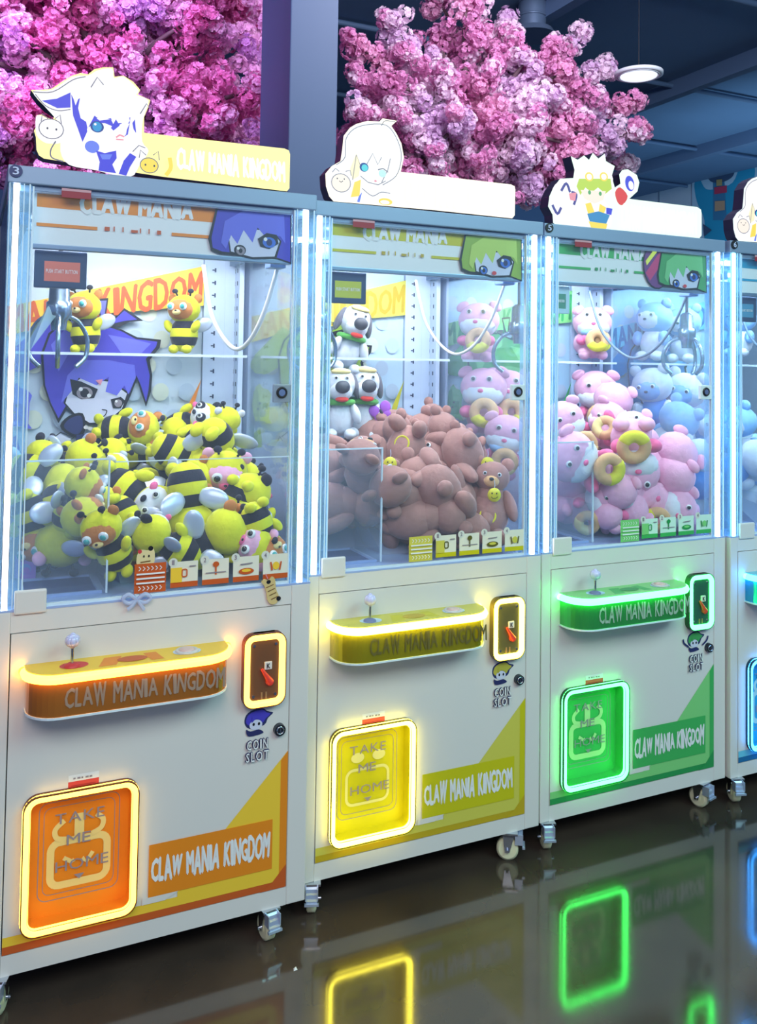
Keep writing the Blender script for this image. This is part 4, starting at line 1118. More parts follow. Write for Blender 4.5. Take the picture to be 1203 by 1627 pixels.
            if j == 1: a.rect(c0, m_ - 0.006, z0 + 0.013, z1 - 0.014, th['light']); a.line(rrect(m_ - 0.006, m_ + 0.006, z0 + 0.026, z0 + 0.044, 0.004), 0.003, ic, True); a.line([(m_ + 0.012, z1 - 0.012), (c1 - 0.006, z1 - 0.012)], 0.003, GREYT)
            if j == 2: a.line([(m_, z0 + 0.024), (m_, z0 + 0.048)], 0.004, ic); a.ell((m_, z0 + 0.050), 0.008, 0.007, ic); a.line([(c0 + 0.008, z0 + 0.030), (c1 - 0.008, z0 + 0.030)], 0.0025, GREYT)
            if j == 3: a.ell((m_, z0 + 0.026), 0.020, 0.008, ic); a.ell((m_, z0 + 0.028), 0.012, 0.004, th['light']); a.line([(m_ - 0.016, z0 + 0.044), (m_ + 0.016, z0 + 0.046)], 0.003, GREYT)
            if j == 4: a.line([(m_ - 0.014, z0 + 0.044), (m_ - 0.010, z0 + 0.022)], 0.004, ic); a.line([(m_ + 0.014, z0 + 0.044), (m_ + 0.010, z0 + 0.022)], 0.004, ic); a.ell((m_, z0 + 0.034), 0.009, 0.010, th['light'])
        a.build('instruction_card', root)
    # number badge
    if k != 1:
        bd = sub('number_badge', root, (0.0165, -0.003, 1.915))
        mb = MB(); mb.cyl((0, 0.003, 0), (0, -0.001, 0), 0.0145, n=24); mb.build('disc', flat('badge_navy', 46, 56, 110) if k == 0 else DARK, bd)
        a = Art(-0.0013); w = 0.0065
        a.text('3_56'[k], [(-w, -0.009), (w, -0.009), (w, 0.009), (-w, 0.009)], flat('badge_digit', 196, 204, 236), 0.02); a.build('digit', bd)
    # illuminated sign on top
    sg = sub('light_sign', root)
    kk = k if k < 3 else 1
    shift = 0.0 if k < 3 else -0.001
    P = lambda x, y: LP(kk, x, y, 0.03)
    outl = [P(*q) for q in SIGN_OUT[kk]]
    outl = [(u, max(z, 1.931)) for u, z in outl]
    mb = MB(); mb.prism(outl, 0.030, 0.075, 0, 1)
    mb.f[1] = mb.f[1]
    mb.build('sign_box', [th['sign'], IVORY], sg)
    a = Art(0.030, 0.0003)
    sign_art(kk, lambda x, y: (P(x, y)[0], max(P(x, y)[1], 1.932)), a, th); a.build('sign_face', sg)
    # claw on its carriage
    cw = sub('claw', root, (0.150, 0.36, 0))
    mb = MB(); mb.cyl((0, 0, 1.70), (0, 0, 1.86), 0.006, n=8); mb.build('cable', DARK, cw)
    mb = MB(); mb.cbox(-0.07, 0.07, -0.06, 0.06, 1.80, 1.86, 0.006); mb.build('carriage', STEEL, cw)
    mb = MB()
    mb.tube([(0, 0, 1.70), (0, 0, 1.69), (0, 0, 1.64), (0, 0, 1.635), (0, 0, 1.60), (0, 0, 1.585), (0, 0, 1.56)], [0.014, 0.026, 0.028, 0.034, 0.034, 0.022, 0.02], 20)
    mb.build('hub', STEEL, cw)
    for i in range(3):
        an = R(25 + 120 * i)
        d = Vector((math.cos(an), math.sin(an), 0))
        fg = MB()
        pth = [Vector((0, 0, 1.60)) + d * 0.025, Vector((0, 0, 1.585)) + d * 0.06, Vector((0, 0, 1.54)) + d * 0.088, Vector((0, 0, 1.49)) + d * 0.085, Vector((0, 0, 1.46)) + d * 0.055]
        fg.tube([Vector(q) for q in smooth([tuple(q) for q in pth], 4, False)], 0.007, 6)
        fg.build('finger', STEEL, cw)
    if k == 0:
        mb = MB()
        mb.add([(-0.03, -0.02, 1.625), (-0.008, -0.03, 1.60), (-0.072, -0.045, 1.505), (-0.088, -0.02, 1.505), (-0.03, -0.014, 1.625), (-0.008, -0.024, 1.60), (-0.072, -0.039, 1.505), (-0.088, -0.014, 1.505)],
               [(0, 1, 2, 3), (7, 6, 5, 4), (0, 4, 5, 1), (1, 5, 6, 2), (2, 6, 7, 3), (3, 7, 4, 0)])
        mb.build('finger_cover', glass_mat('cover_acryl', (0.7, 0.85, 0.9), 0.35, (0.5, 0.75, 0.82)), cw)
    # hose loop
    hs = sub('air_hose', root)
    A0, B0, C0 = Vector((0.60, 0.50, 1.70)), Vector((0.66, 0.28, 1.49)), Vector((0.70, 0.10, 1.70))
    mb = MB(); mb.tube([Vector(q) for q in smooth([(0.585, 0.52, 1.78), (0.60, 0.46, 1.62), (0.635, 0.36, 1.525), (0.655, 0.26, 1.535), (0.675, 0.17, 1.62), (0.695, 0.10, 1.76)], 8, False)], 0.0065 if k == 0 else 0.005, 8)
    mb.build('hose', flat('hose_white', 225, 230, 235) if k < 2 else flat('hose_grey', 110, 130, 150), hs)
    mb = MB(); mb.cbox(0.655, 0.700, 0.06, 0.11, 1.735, 1.775, 0.004); mb.build('hose_clip', flat('clip_blue', 120, 150, 200), hs)
    # gantry rails
    mb = MB(); mb.box(0.03, 0.05, 0.06, 0.68, 1.80, 1.83); mb.box(0.712, 0.732, 0.06, 0.68, 1.80, 1.83); mb.box(0.05, 0.712, 0.35, 0.37, 1.83, 1.85)
    mb.build('gantry_rail', STEEL, root)
    return root

ROOTS = [machine(k) for k in range(4)]
# ------------------------------------------------------------------ plush toys
YEL = plush('plush_yellow', 222, 222, 52)
BLK = plush('plush_black', 52, 52, 62)
BRN = plush('plush_bear_face', 196, 128, 74)
CRM = plush('plush_cream', 240, 220, 150)
WHT = plush('plush_white', 226, 230, 240)
PNK = plush('plush_pink', 246, 184, 214)
PNK2 = plush('plush_hot_pink', 244, 118, 166)
COC = plush('plush_cocoa', 174, 130, 122)
COC2 = plush('plush_cocoa_dark', 146, 104, 96)
TAN = plush('plush_tan', 222, 178, 130)
LIM = plush('plush_lime', 226, 220, 60)
BLU = plush('plush_pale_blue', 150, 196, 244)
BLU2 = plush('plush_sky', 84, 150, 226)
GRY = plush('plush_grey', 108, 106, 116)
GRN = plush('plush_green', 96, 170, 80)
REDF = plush('plush_red', 222, 70, 60)
SILV = mat('wing_satin', srgb(204, 216, 238), 0.28, metal=0.3, noise=0.10, nscale=25)
EYEW = mat('eye_white', srgb(236, 240, 244), 0.2, coat=0.5)
EYET = mat('eye_teal', srgb(70, 170, 170), 0.15, coat=0.5)
EYEB = mat('eye_black', srgb(18, 18, 24), 0.1, coat=0.6)
def stripes():
    if 'plush_stripes' in MATS: return MATS['plush_stripes']
    m = plush('plush_stripes', 222, 222, 52)
    nt = m.node_tree
    b = nt.nodes['Principled BSDF']
    tc = nt.nodes.new('ShaderNodeTexCoord')
    sx = nt.nodes.new('ShaderNodeSeparateXYZ')
    ma = nt.nodes.new('ShaderNodeMath'); ma.operation = 'MULTIPLY_ADD'; ma.inputs[1].default_value = 1 / 0.054; ma.inputs[2].default_value = 0.95
    fr = nt.nodes.new('ShaderNodeMath'); fr.operation = 'FRACT'
    gt = nt.nodes.new('ShaderNodeMath'); gt.operation = 'GREATER_THAN'; gt.inputs[1].default_value = 0.5
    mx = nt.nodes.new('ShaderNodeMix'); mx.data_type = 'RGBA'
    mx.inputs['A'].default_value = (*srgb(222, 222, 52), 1); mx.inputs['B'].default_value = (*srgb(52, 52, 62), 1)
    nt.links.new(tc.outputs['Object'], sx.inputs[0]); nt.links.new(sx.outputs['Z'], ma.inputs[0]); nt.links.new(ma.outputs[0], fr.inputs[0])
    nt.links.new(fr.outputs[0], gt.inputs[0]); nt.links.new(gt.outputs[0], mx.inputs['Factor']); nt.links.new(mx.outputs['Result'], b.inputs['Base Color'])
    return m
STR = stripes()
def pt(name, m, parent, *ells):
    mb = MB()
    for e in ells:
        c, r = e[0], e[1]
        rot = e[2] if len(e) > 2 else None
        mb.ell(c, r, rot, 14, 9)
    return mb.build(name, m, parent)
RX = lambda d: Matrix.Rotation(R(d), 3, 'X')
RY = lambda d: Matrix.Rotation(R(d), 3, 'Y')
RZ = lambda d: Matrix.Rotation(R(d), 3, 'Z')
def eyes(parent, y, z, dx, r, iris):
    for s in (-1, 1):
        e = pt('eye', EYEW, parent, ((s * dx, y, z), (r, r * 0.55, r)))
        pt('pupil', iris, e, ((s * dx, y - r * 0.4, z), (r * 0.62, r * 0.4, r * 0.62)))
PROTO = {}
def bee(kind):
    if kind in PROTO: return copy_tree(PROTO[kind])
    t = thing('bee_plush', 'x', 'plush toy')
    pt('body', STR, t, ((0, 0, -0.044), (0.045, 0.041, 0.056)))
    hd = pt('head', YEL, t, ((0, -0.004, 0.038), (0.053, 0.047, 0.046)))
    fm, sn, ear = {'bear': (BRN, CRM, BRN), 'panda': (WHT, WHT, BLK), 'pig': (PNK, PNK2, PNK), 'duck': (WHT, plush('plush_beak', 240, 190, 40), WHT)}[kind]
    f = pt('face', fm, hd, ((0, -0.020, 0.036), (0.045, 0.0395, 0.036)))
    if kind == 'panda':
        for s in (-1, 1): pt('eye_patch', BLK, f, ((s * 0.020, -0.053, 0.042), (0.015, 0.008, 0.016), RY(s * 25)))
        eyes(t, -0.0605, 0.042, 0.019, 0.008, EYEB)
        pt('cheek', PNK2, t, ((0.034, -0.046, 0.022), (0.010, 0.006, 0.008)), ((-0.034, -0.046, 0.022), (0.010, 0.006, 0.008)))
        pt('nose', BLK, t, ((0, -0.060, 0.024), (0.008, 0.005, 0.006)))
    else:
        eyes(t, -0.0555, 0.043, 0.021, 0.0125, EYET if kind == 'bear' else EYEB)
        pt('snout', sn, t, ((0, -0.057, 0.025), (0.014, 0.008, 0.009)))
        if kind != 'duck': pt('nose', EYEB, t, ((0, -0.064, 0.030), (0.004, 0.003, 0.003)))
    for s in (-1, 1):
        pt('ear', ear, t, ((s * 0.044, 0.004, 0.072), (0.014, 0.009, 0.015)))
        mb = MB(); mb.tube([(s * 0.020, -0.006, 0.076), (s * 0.024, -0.010, 0.086), (s * 0.026, -0.014, 0.091)], 0.003, 6)
        an = mb.build('antenna', BLK, t); pt('antenna_tip', BLK, an, ((s * 0.027, -0.015, 0.094), (0.010, 0.008, 0.008)))
        pt('arm', YEL, t, ((s * 0.046, -0.016, -0.018), (0.013, 0.014, 0.022), RY(s * 30)))
        pt('leg', YEL, t, ((s * 0.022, -0.026, -0.090), (0.015, 0.021, 0.014)))
        pt('wing', SILV, t, ((s * 0.044, 0.040, -0.010), (0.035, 0.008, 0.023), RZ(s * 22) @ RY(s * -25)))
    PROTO[kind] = t
    return t
def bear(kind='bear'):
    if 'brown_' + kind in PROTO: return copy_tree(PROTO['brown_' + kind])
    t = thing('bear_plush', 'x', 'plush toy')
    b = pt('body', COC, t, ((0, 0, -0.045), (0.058, 0.052, 0.072)), ((0, 0, 0.0), (0.042, 0.040, 0.05)))
    mb = MB(); mb.torus((0, -0.046, -0.045), 0.021, 0.0028, RX(82), 24, 8); mb.build('belly_ring', LIM if kind == 'bear' else TAN, b)
    h = pt('head', COC, t, ((0, -0.006, 0.062), (0.050, 0.046, 0.044)))
    pt('muzzle', COC2 if kind != 'bear' else TAN, h, ((0, -0.046, 0.050), (0.022, 0.014, 0.016)))
    pt('nose', EYEB, h, ((0, -0.060, 0.056), (0.007, 0.005, 0.005)))
    eyes(t, -0.046, 0.070, 0.020, 0.006, EYEB)
    for s in (-1, 1):
        pt('ear', COC, t, ((s * 0.040, 0.004, 0.100), (0.019, 0.011, 0.019)))
        pt('arm', COC, t, ((s * 0.058, -0.014, -0.012), (0.018, 0.020, 0.046), RY(s * -24) @ RX(-14)))
        pt('leg', COC, t, ((s * 0.036, -0.046, -0.100), (0.023, 0.044, 0.024), RZ(s * 14)))
    pt('tail', COC, t, ((0, 0.058, -0.080), (0.020, 0.018, 0.020)))
    PROTO['brown_' + kind] = t
    return t
def smiley(parent_loc, label):
    t = thing('smiley_charm', label, 'charm', parent_loc, (0, 0, R(-30)))
    pt('face', mat('charm_yellow', srgb(226, 220, 40), 0.35, coat=0.4), t, ((0, 0, 0), (0.021, 0.008, 0.022)))
    a = Art(-0.0085); a.ell((-0.007, 0.006), 0.002, 0.003, BLACK); a.ell((0.007, 0.006), 0.002, 0.003, BLACK); a.line([(-0.010, -0.004), (-0.005, -0.009), (0.005, -0.009), (0.010, -0.004)], 0.0018, BLACK); a.build('smile', t)
    mb = MB(); mb.tube([(0, 0.002, 0.020), (0.002, 0.002, 0.03), (0, 0.004, 0.044)], 0.0012, 6); mb.build('loop', SILV, t)
    return t
def pig(kind='pigtoy'):
    if kind in PROTO: return copy_tree(PROTO[kind])
    t = thing('pig_plush', 'x', 'plush toy')
    pt('body', PNK, t, ((0, 0, -0.045), (0.050, 0.044, 0.048)))
    h = pt('head', PNK, t, ((0, -0.004, 0.034), (0.066, 0.055, 0.056)))
    m = pt('muzzle', WHT, h, ((0, -0.020, 0.016), (0.058, 0.047, 0.037)))
    pt('lip', BLU, m, ((-0.008, -0.036, 0.000), (0.036, 0.034, 0.019)))
    pt('nose', PNK2, h, ((0, -0.064, 0.028), (0.008, 0.005, 0.006)))
    eyes(t, -0.050, 0.060, 0.022, 0.0085, EYEB)
    for s in (-1, 1):
        pt('ear', PNK, t, ((s * 0.052, -0.004, 0.078), (0.022, 0.010, 0.015), RY(s * 32)))
        pt('arm', PNK2, t, ((s * 0.040, -0.040, -0.030), (0.017, 0.028, 0.017), RZ(s * 25)))
        pt('leg', PNK, t, ((s * 0.030, -0.030, -0.080), (0.020, 0.028, 0.017)))
    d = sub('doughnut', t)
    mb = MB(); mb.torus((0.012, -0.078, -0.030), 0.026, 0.0145, RX(80), 22, 10); mb.build('dough', TAN, d)
    mb = MB(); mb.tube([Vector((0.012, -0.0785, -0.030)) + RX(80) @ Vector((0.026 * math.cos(t), 0.026 * math.sin(t), 0)) for t in [PI + 0.25 + i * (PI - 0.5) / 10 for i in range(11)]], [0.008] + [0.0152] * 9 + [0.008], 10); mb.build('icing', LIM if kind == 'pigtoy' else CRM, d)
    PROTO[kind] = t
    return t
def dog():
    if 'dog' in PROTO: return copy_tree(PROTO['dog'])
    t = thing('dog_plush', 'x', 'plush toy')
    pt('body', WHT, t, ((0, 0.01, -0.06), (0.046, 0.042, 0.058)))
    h = pt('head', WHT, t, ((0, 0, 0.036), (0.046, 0.046, 0.050)), ((0, -0.034, 0.016), (0.034, 0.040, 0.028)))
    pt('nose', mat('nose_charcoal', srgb(64, 64, 72), 0.5), h, ((0, -0.072, 0.030), (0.022, 0.017, 0.019)))
    pt('mouth', REDF, h, ((0, -0.060, -0.006), (0.020, 0.012, 0.008)))
    pt('brow', CRM, h, ((0, -0.022, 0.074), (0.030, 0.020, 0.010)))
    eyes(t, -0.042, 0.056, 0.016, 0.006, EYEB)
    for s in (-1, 1):
        pt('ear', GRY, t, ((s * 0.046, 0.010, 0.032), (0.012, 0.020, 0.040), RY(s * -14)))
        pt('arm', WHT, t, ((s * 0.046, -0.018, -0.050), (0.014, 0.018, 0.032), RY(s * -20)))
        pt('leg', WHT, t, ((s * 0.028, -0.036, -0.108), (0.018, 0.030, 0.016)))
    mb = MB(); mb.torus((0, -0.004, -0.016), 0.036, 0.011, None, 20, 8, squash=0.8); mb.build('scarf', GRN, t)
    PROTO['dog'] = t
    return t
def hooded(kind='hood'):
    if kind in PROTO: return copy_tree(PROTO[kind])
    t = thing('bear_plush', 'x', 'plush toy')
    hm, bm_ = (BLU, WHT) if kind == 'hood' else (WHT, BLU2)
    pt('body', bm_, t, ((0, 0, -0.045), (0.046, 0.042, 0.050)))
    h = pt('head', hm, t, ((0, 0, 0.038), (0.060, 0.054, 0.052)))
    pt('face', WHT if kind == 'hood' else BLU, h, ((0, -0.020, 0.034), (0.044, 0.040, 0.036)))
    pt('nose', EYEB, h, ((0, -0.060, 0.032), (0.006, 0.004, 0.004)))
    eyes(t, -0.054, 0.046, 0.020, 0.007, EYEB)
    for s in (-1, 1):
        pt('ear', hm, t, ((s * 0.042, 0, 0.084), (0.018, 0.012, 0.018)))
        pt('arm', hm, t, ((s * 0.046, -0.022, -0.028), (0.016, 0.022, 0.024)))
        pt('leg', bm_, t, ((s * 0.026, -0.030, -0.084), (0.019, 0.026, 0.016)))
    PROTO[kind] = t
    return t

def surf(k, px, py, z0, slope, lo=0.10, hi=0.60):
    """where the line of sight of a pixel meets the sloping heap"""
    d = lo
    while d < hi:
        if LP(k, px, py, d)[1] <= z0 + slope * d: break
        d += 0.01
    return d
PILE = []
VIEW = [-20, -28, -36, -42]
def put(t, k, px, py, dy, ang, tilt, spin, sc, label, group):
    """turn the toy as seen by someone standing in the aisle, then slide it along the sight line until it is inside the glass box"""
    rot = (RZ(VIEW[k]) @ RY(ang) @ RX(tilt) @ RZ(spin)).to_4x4() @ Matrix.Scale(sc, 4)
    lo, hi = Vector((9, 9, 9)), Vector((-9, -9, -9))
    for ch in t.children:
        for o in (ch, *ch.children):
            if o.type != 'MESH': continue
            for v in list(o.data.vertices)[::3]:
                w = rot @ v.co
                for i in range(3): lo[i] = min(lo[i], w[i]); hi[i] = max(hi[i], w[i])
    dy = min(max(dy, 0.018 - lo.y), 0.690 - hi.y)
    p = at_y(px, py, YS[k] + dy)
    p.x = min(max(p.x, XS[k] + 0.022 - lo.x), XS[k] + 0.734 - hi.x)
    p.z = max(p.z, 0.907 - lo.z)
    if k != 1 or True:
        u = p.x - XS[k]
        if u + lo.x * 0.7 < 0.235 and dy + lo.y < 0.085: p = at_y(px, py, YS[k] + 0.09 - lo.y); p.z = max(p.z, 0.912 - lo.z); p.x = min(max(p.x, XS[k] + 0.022 - lo.x), XS[k] + 0.734 - hi.x)
    t.matrix_world = Matrix.Translation(p) @ rot
    PILE.append(dict(t=t, k=k, p=p.copy(), p0=p.copy(), d=(p - CAM).normalized(), lo=lo, hi=hi, rot=rot, sc=sc))
    tag(t, label, 'plush toy', group)
    return t

def settle():
    """soft toys that sink into one another are slid apart along the sight line"""
    for k in range(4):
        P_ = [e for e in PILE if e['k'] == k]
        for e in P_:
            e['s'] = [(e['rot'] @ Vector((0, 0, z)), r * e['sc']) for z, r in ((-0.038, 0.044), (0.040, 0.050))]
        for it in range(60):
            for i, a in enumerate(P_):
                for b in P_[i + 1:]:
                    if (a['p'] - b['p']).length > 0.32: continue
                    ov = 0
                    for ca, ra in a['s']:
                        for cb, rb in b['s']:
                            ov = max(ov, ra + rb - (a['p'] + ca - b['p'] - cb).length)
                    if ov > 0.006:
                        n, f = (a, b) if (a['p'] - CAM).length < (b['p'] - CAM).length else (b, a)
                        for e, sg_ in ((n, -0.22), (f, 0.30)):
                            q = e['p'] + e['d'] * sg_ * ov
                            if (q - e['p0']).length < 0.13 and YS[k] + 0.016 <= q.y + e['lo'].y and q.y + e['hi'].y <= YS[k] + 0.695 and q.z + e['lo'].z >= 0.906 and XS[k] + 0.02 <= q.x + e['lo'].x and q.x + e['hi'].x <= XS[k] + 0.736 and (e['p0'].z < 1.5 or False):
                                e['p'] = q
        for e in P_:
            e['t'].matrix_world = Matrix.Translation(e['p']) @ e['rot']


# columns: kind, px, py, depth (None = on the heap), head direction (clockwise from up), lean to the viewer, spin, scale, label
BEES = [
 ('bear', 293, 510, 0.62, 0, 0, -18, 1.0, 'bear-faced bee plush standing upright on the acrylic shelf below the last banner letters'),
 ('bear', 135, 507, 0.62, -4, 0, -12, 1.0, 'bear-faced bee plush standing on the shelf behind the steel claw'),
 ('bear', 208, 682, None, 88, 6, -30, 1.05, 'bear-faced bee plush lying on its side, topmost on the heap, head to the right'),
 ('panda', 308, 672, None, 76, 10, -35, 1.05, 'panda-faced bee plush with a pink cheek at the top rear of the heap'),
 ('duck', 356, 682, None, 20, 20, -150, 0.9, 'small white-headed bee plush with an orange beak at the right rear of the heap'),
 ('bear', 222, 720, None, -92, 0, 150, 1.0, 'bee plush lying face down just below the topmost bee, round yellow hood to the left'),
 ('panda', 296, 730, None, 120, -10, 160, 1.1, 'bee plush showing its silver wings and black band below the panda-faced one at the rear'),
 ('bear', 113, 738, None, 70, 20, 170, 1.2, 'bee plush with a big smooth yellow dome of a hood, left on the heap'),
 ('panda', 158, 730, None, 60, 0, 130, 1.0, 'bee plush with a pale blue wing lying between the yellow dome and the topmost bees'),
 ('pig', 352, 770, None, 12, 18, 12, 1.25, 'large pig-faced bee plush sitting up on the right of the heap'),
 ('bear', 390, 716, None, 165, -38, 40, 1.25, 'upside-down bee plush with its black bottom and yellow feet up behind the pig-faced bee'),
 ('panda', 222, 795, None, 118, 14, -20, 1.3, 'large panda-faced bee plush lying head down in the middle of the heap'),
 ('bear', 302, 806, None, 170, 10, 160, 1.25, 'bee plush seen from behind beside the big panda face, plain yellow hood downwards'),
 ('bear', 368, 820, None, -160, 0, 20, 1.1, 'striped bee plush hanging upside down under the pig-faced bee'),
 ('panda', 430, 806, None, 0, 6, 165, 1.2, 'bee plush sitting with its back turned at the right-hand side pane, black antennae up'),
 ('bear', 448, 852, 0.10, 160, 0, -40, 1.0, 'bear-faced bee plush head down in the lower right corner of the heap'),
 ('panda', 412, 764, None, 60, 0, 120, 0.95, 'bee plush wedged between the pig-faced bee and the side pane, dark wing out'),
 ('pig', 388, 868, 0.10, 100, 30, -20, 1.0, 'pig-faced bee plush squeezed low behind the third instruction card'),
 ('bear', 335, 862, 0.13, 60, 0, 170, 1.2, 'bee plush with a big grey satin wing towards the front, behind the second card'),
 ('panda', 262, 862, 0.11, -60, 10, 150, 1.05, 'striped bee plush lying along the front under the big panda face'),
 ('bear', 170, 885, 0.12, -20, 24, -10, 1.0, 'bear-faced bee plush peeping out just right of the prize chute'),
 ('bear', 208, 842, None, 150, 10, 30, 1.0, 'bee plush head down with black spots, left of the striped one under the panda face'),
 ('bear', 60, 760, None, 110, 0, 150, 1.1, 'striped bee plush lying at the left pane behind the light post'),
 ('panda', 40, 742, None, 40, 0, 160, 1.0, 'bee plush with a blue-grey wing, highest at the left edge of the heap'),
 ('bear', 66, 815, 0.33, 30, 20, 160, 1.25, 'bee plush with a grey wing across its back above the prize chute'),
 ('pig', 98, 858, 0.32, 170, 30, 150, 1.3, 'bee plush bending over the prize chute, round yellow bottom and a pink tongue below'),
 ('bear', 120, 790, None, 20, 0, 100, 1.0, 'bee plush standing sideways left of the big panda face, arm hanging'),
 ('bear', 146, 795, None, 100, 20, 0, 0.9, 'bear-faced bee plush half buried in the shade left of the panda face'),
 ('panda', 16, 800, 0.40, 80, 0, 120, 1.1, 'bee plush pressed against the left pane beside the light post'),
 ('bear', 40, 872, 0.34, 160, 0, 20, 1.1, 'bee plush upside down behind the purple card, yellow feet out'),
 ('duck', 190, 762, None, -40, 20, 140, 1.0, 'bee plush with raised arms behind the big panda face'),
 ('panda', 255, 762, None, -110, 10, -20, 1.0, 'panda-faced bee plush lying behind the large panda-faced one, eye patch showing'),
 ('bear', 300, 768, None, 60, 30, 150, 1.0, 'bee plush with a rounded yellow hood between the rear panda and the pig-faced bee'),
 ('bear', 410, 850, 0.16, -30, 0, 120, 1.1, 'bee plush with dark belly low at the right, behind the fourth card'),
 ('bear', 145, 842, 0.22, -40, 10, 130, 1.1, 'bee plush deep in the heap right of the chute, yellow side showing'),
 ('panda', 330, 712, None, 130, 0, 60, 1.0, 'bee plush lying across the heap with one eye, behind the pig-faced bee'),
 ('bear', 260, 690, 0.60, 70, 0, 120, 0.95, 'bee plush at the very back of the heap between the two topmost bees'),
]
for kind, px, py, dy, ang, tilt, face, sc, lab in BEES:
    if dy is None: dy = surf(0, px, py, 0.93, 0.62, 0.14, 0.60)
    put(bee(kind), 0, px, py, dy, ang, tilt, face, sc, lab, 'bee plushes in the orange machine')

BEARS = [
 ('bear', 606, 690, 0.52, 70, 40, 170, 1.15, 'brown bear plush lying face down at the top left of the heap, ear up'),
 ('bear', 662, 718, 0.40, 30, 60, 150, 1.35, 'large brown bear plush bowed forward at the top middle of the heap'),
 ('bear', 640, 786, 0.14, -50, 60, 160, 1.35, 'brown bear plush crouching with a round tail up in front of the chute guard edge'),
 ('bear', 622, 862, 0.10, -80, -10, 150, 1.3, 'brown bear plush lying along the front ledge left of the yellow cards'),
 ('bear', 540, 732, 0.34, 75, 0, -40, 1.2, 'brown bear plush behind the chute guard with a yellow belly ring'),
 ('bear', 578, 745, 0.30, -10, 60, 150, 1.2, 'brown bear plush with arms hanging behind the chute guard edge'),
 ('bear', 545, 845, 0.36, 90, 0, 120, 1.3, 'brown bear plush in the shade behind the chute opening'),
 ('tanring', 702, 768, 0.20, -28, -38, -10, 1.5, 'large brown bear plush mid heap with a faint ring on its belly'),
 ('bear', 752, 745, 0.22, 160, 0, 150, 1.2, 'brown bear plush head down between the large one and the smiley bear'),
 ('bear', 785, 792, 0.08, 6, -6, -6, 1.12, 'brown bear plush sitting upright at the right with a bright yellow belly ring'),
 ('bear', 708, 840, 0.10, 150, -30, 160, 1.25, 'brown bear plush head down at the front with its tail up above the cards'),
 ('tanring', 716, 704, 0.44, 20, 30, 150, 1.1, 'brown bear plush sitting with its back turned right of the bowed one'),
 ('bear', 682, 678, 0.60, 95, 0, 60, 1.1, 'brown bear plush lying at the very back of the heap, feet to the left'),
 ('bear', 722, 682, 0.58, 20, 10, -20, 0.95, 'brown bear plush with a beige disc on its face at the back of the heap'),
 ('bear', 762, 704, 0.46, -30, 0, -30, 1.1, 'brown bear plush with one arm raised at the right rear of the heap'),
 ('bear', 812, 738, 0.30, 30, 0, 120, 1.1, 'brown bear plush leaning on the right-hand side pane'),
 ('bear', 586, 800, 0.28, 130, 0, 140, 1.25, 'brown bear plush buried behind the crouching one'),
 ('bear', 748, 846, 0.24, 90, 0, 60, 0.95, 'brown bear plush lying low behind the third yellow card'),
 ('bear', 520, 780, 0.42, 40, 0, 150, 1.2, 'brown bear plush in the left rear corner below the dogs'),
 ('bear', 676, 872, 0.10, 84, 0, 150, 1.15, 'brown bear plush lying on the floor behind the first two yellow cards'),
 ('bear', 722, 876, 0.12, -80, 0, 170, 0.95, 'brown bear plush lying on the floor behind the middle yellow cards'),
 ('bear', 648, 830, 0.20, 20, 0, 160, 1.2, 'brown bear plush squeezed under the crouching one'),
 ('bear', 636, 735, 0.30, 200, 20, 20, 1.1, 'brown bear plush upside down under the bowed one'),
]
for kind, px, py, dy, ang, tilt, face, sc, lab in BEARS:
    b_ = put(bear(kind), 1, px, py, dy, ang, tilt, face, sc, lab, 'brown bear plushes in the yellow machine')
    if px == 785: SMB = b_
for px, py, dy, ang, face, sc, lab in (
  (560, 528, 0.58, 14, 20, 1.15, 'white dog plush standing on the shelf behind the claw of the yellow machine'),
  (540, 630, 0.52, 0, 12, 1.15, 'white dog plush above the bears, next to the left light post'),
  (577, 628, 0.54, 4, 16, 1.2, 'white dog plush above the bears, beside the purple bow')):
    put(dog(), 1, px, py, dy, ang, 0, face, sc, lab, 'dog plushes in the yellow machine')
p = at_y(606, 655, 0.50)
t = thing('butterfly_bow', 'small purple butterfly bow beside the dog with the green scarf', 'bow', (p.x, p.y, p.z), (0, R(-25), R(-25)))
for s in (-1, 1):
    pt('wing', mat('bow_purple', srgb(170, 90, 210), 0.5), t, ((s * 0.020, 0, 0.012), (0.019, 0.006, 0.022), RY(s * 30)), ((s * 0.016, 0, -0.012), (0.014, 0.006, 0.014)))
pt('knot', BLK, t, ((0, -0.004, 0), (0.005, 0.006, 0.012)))

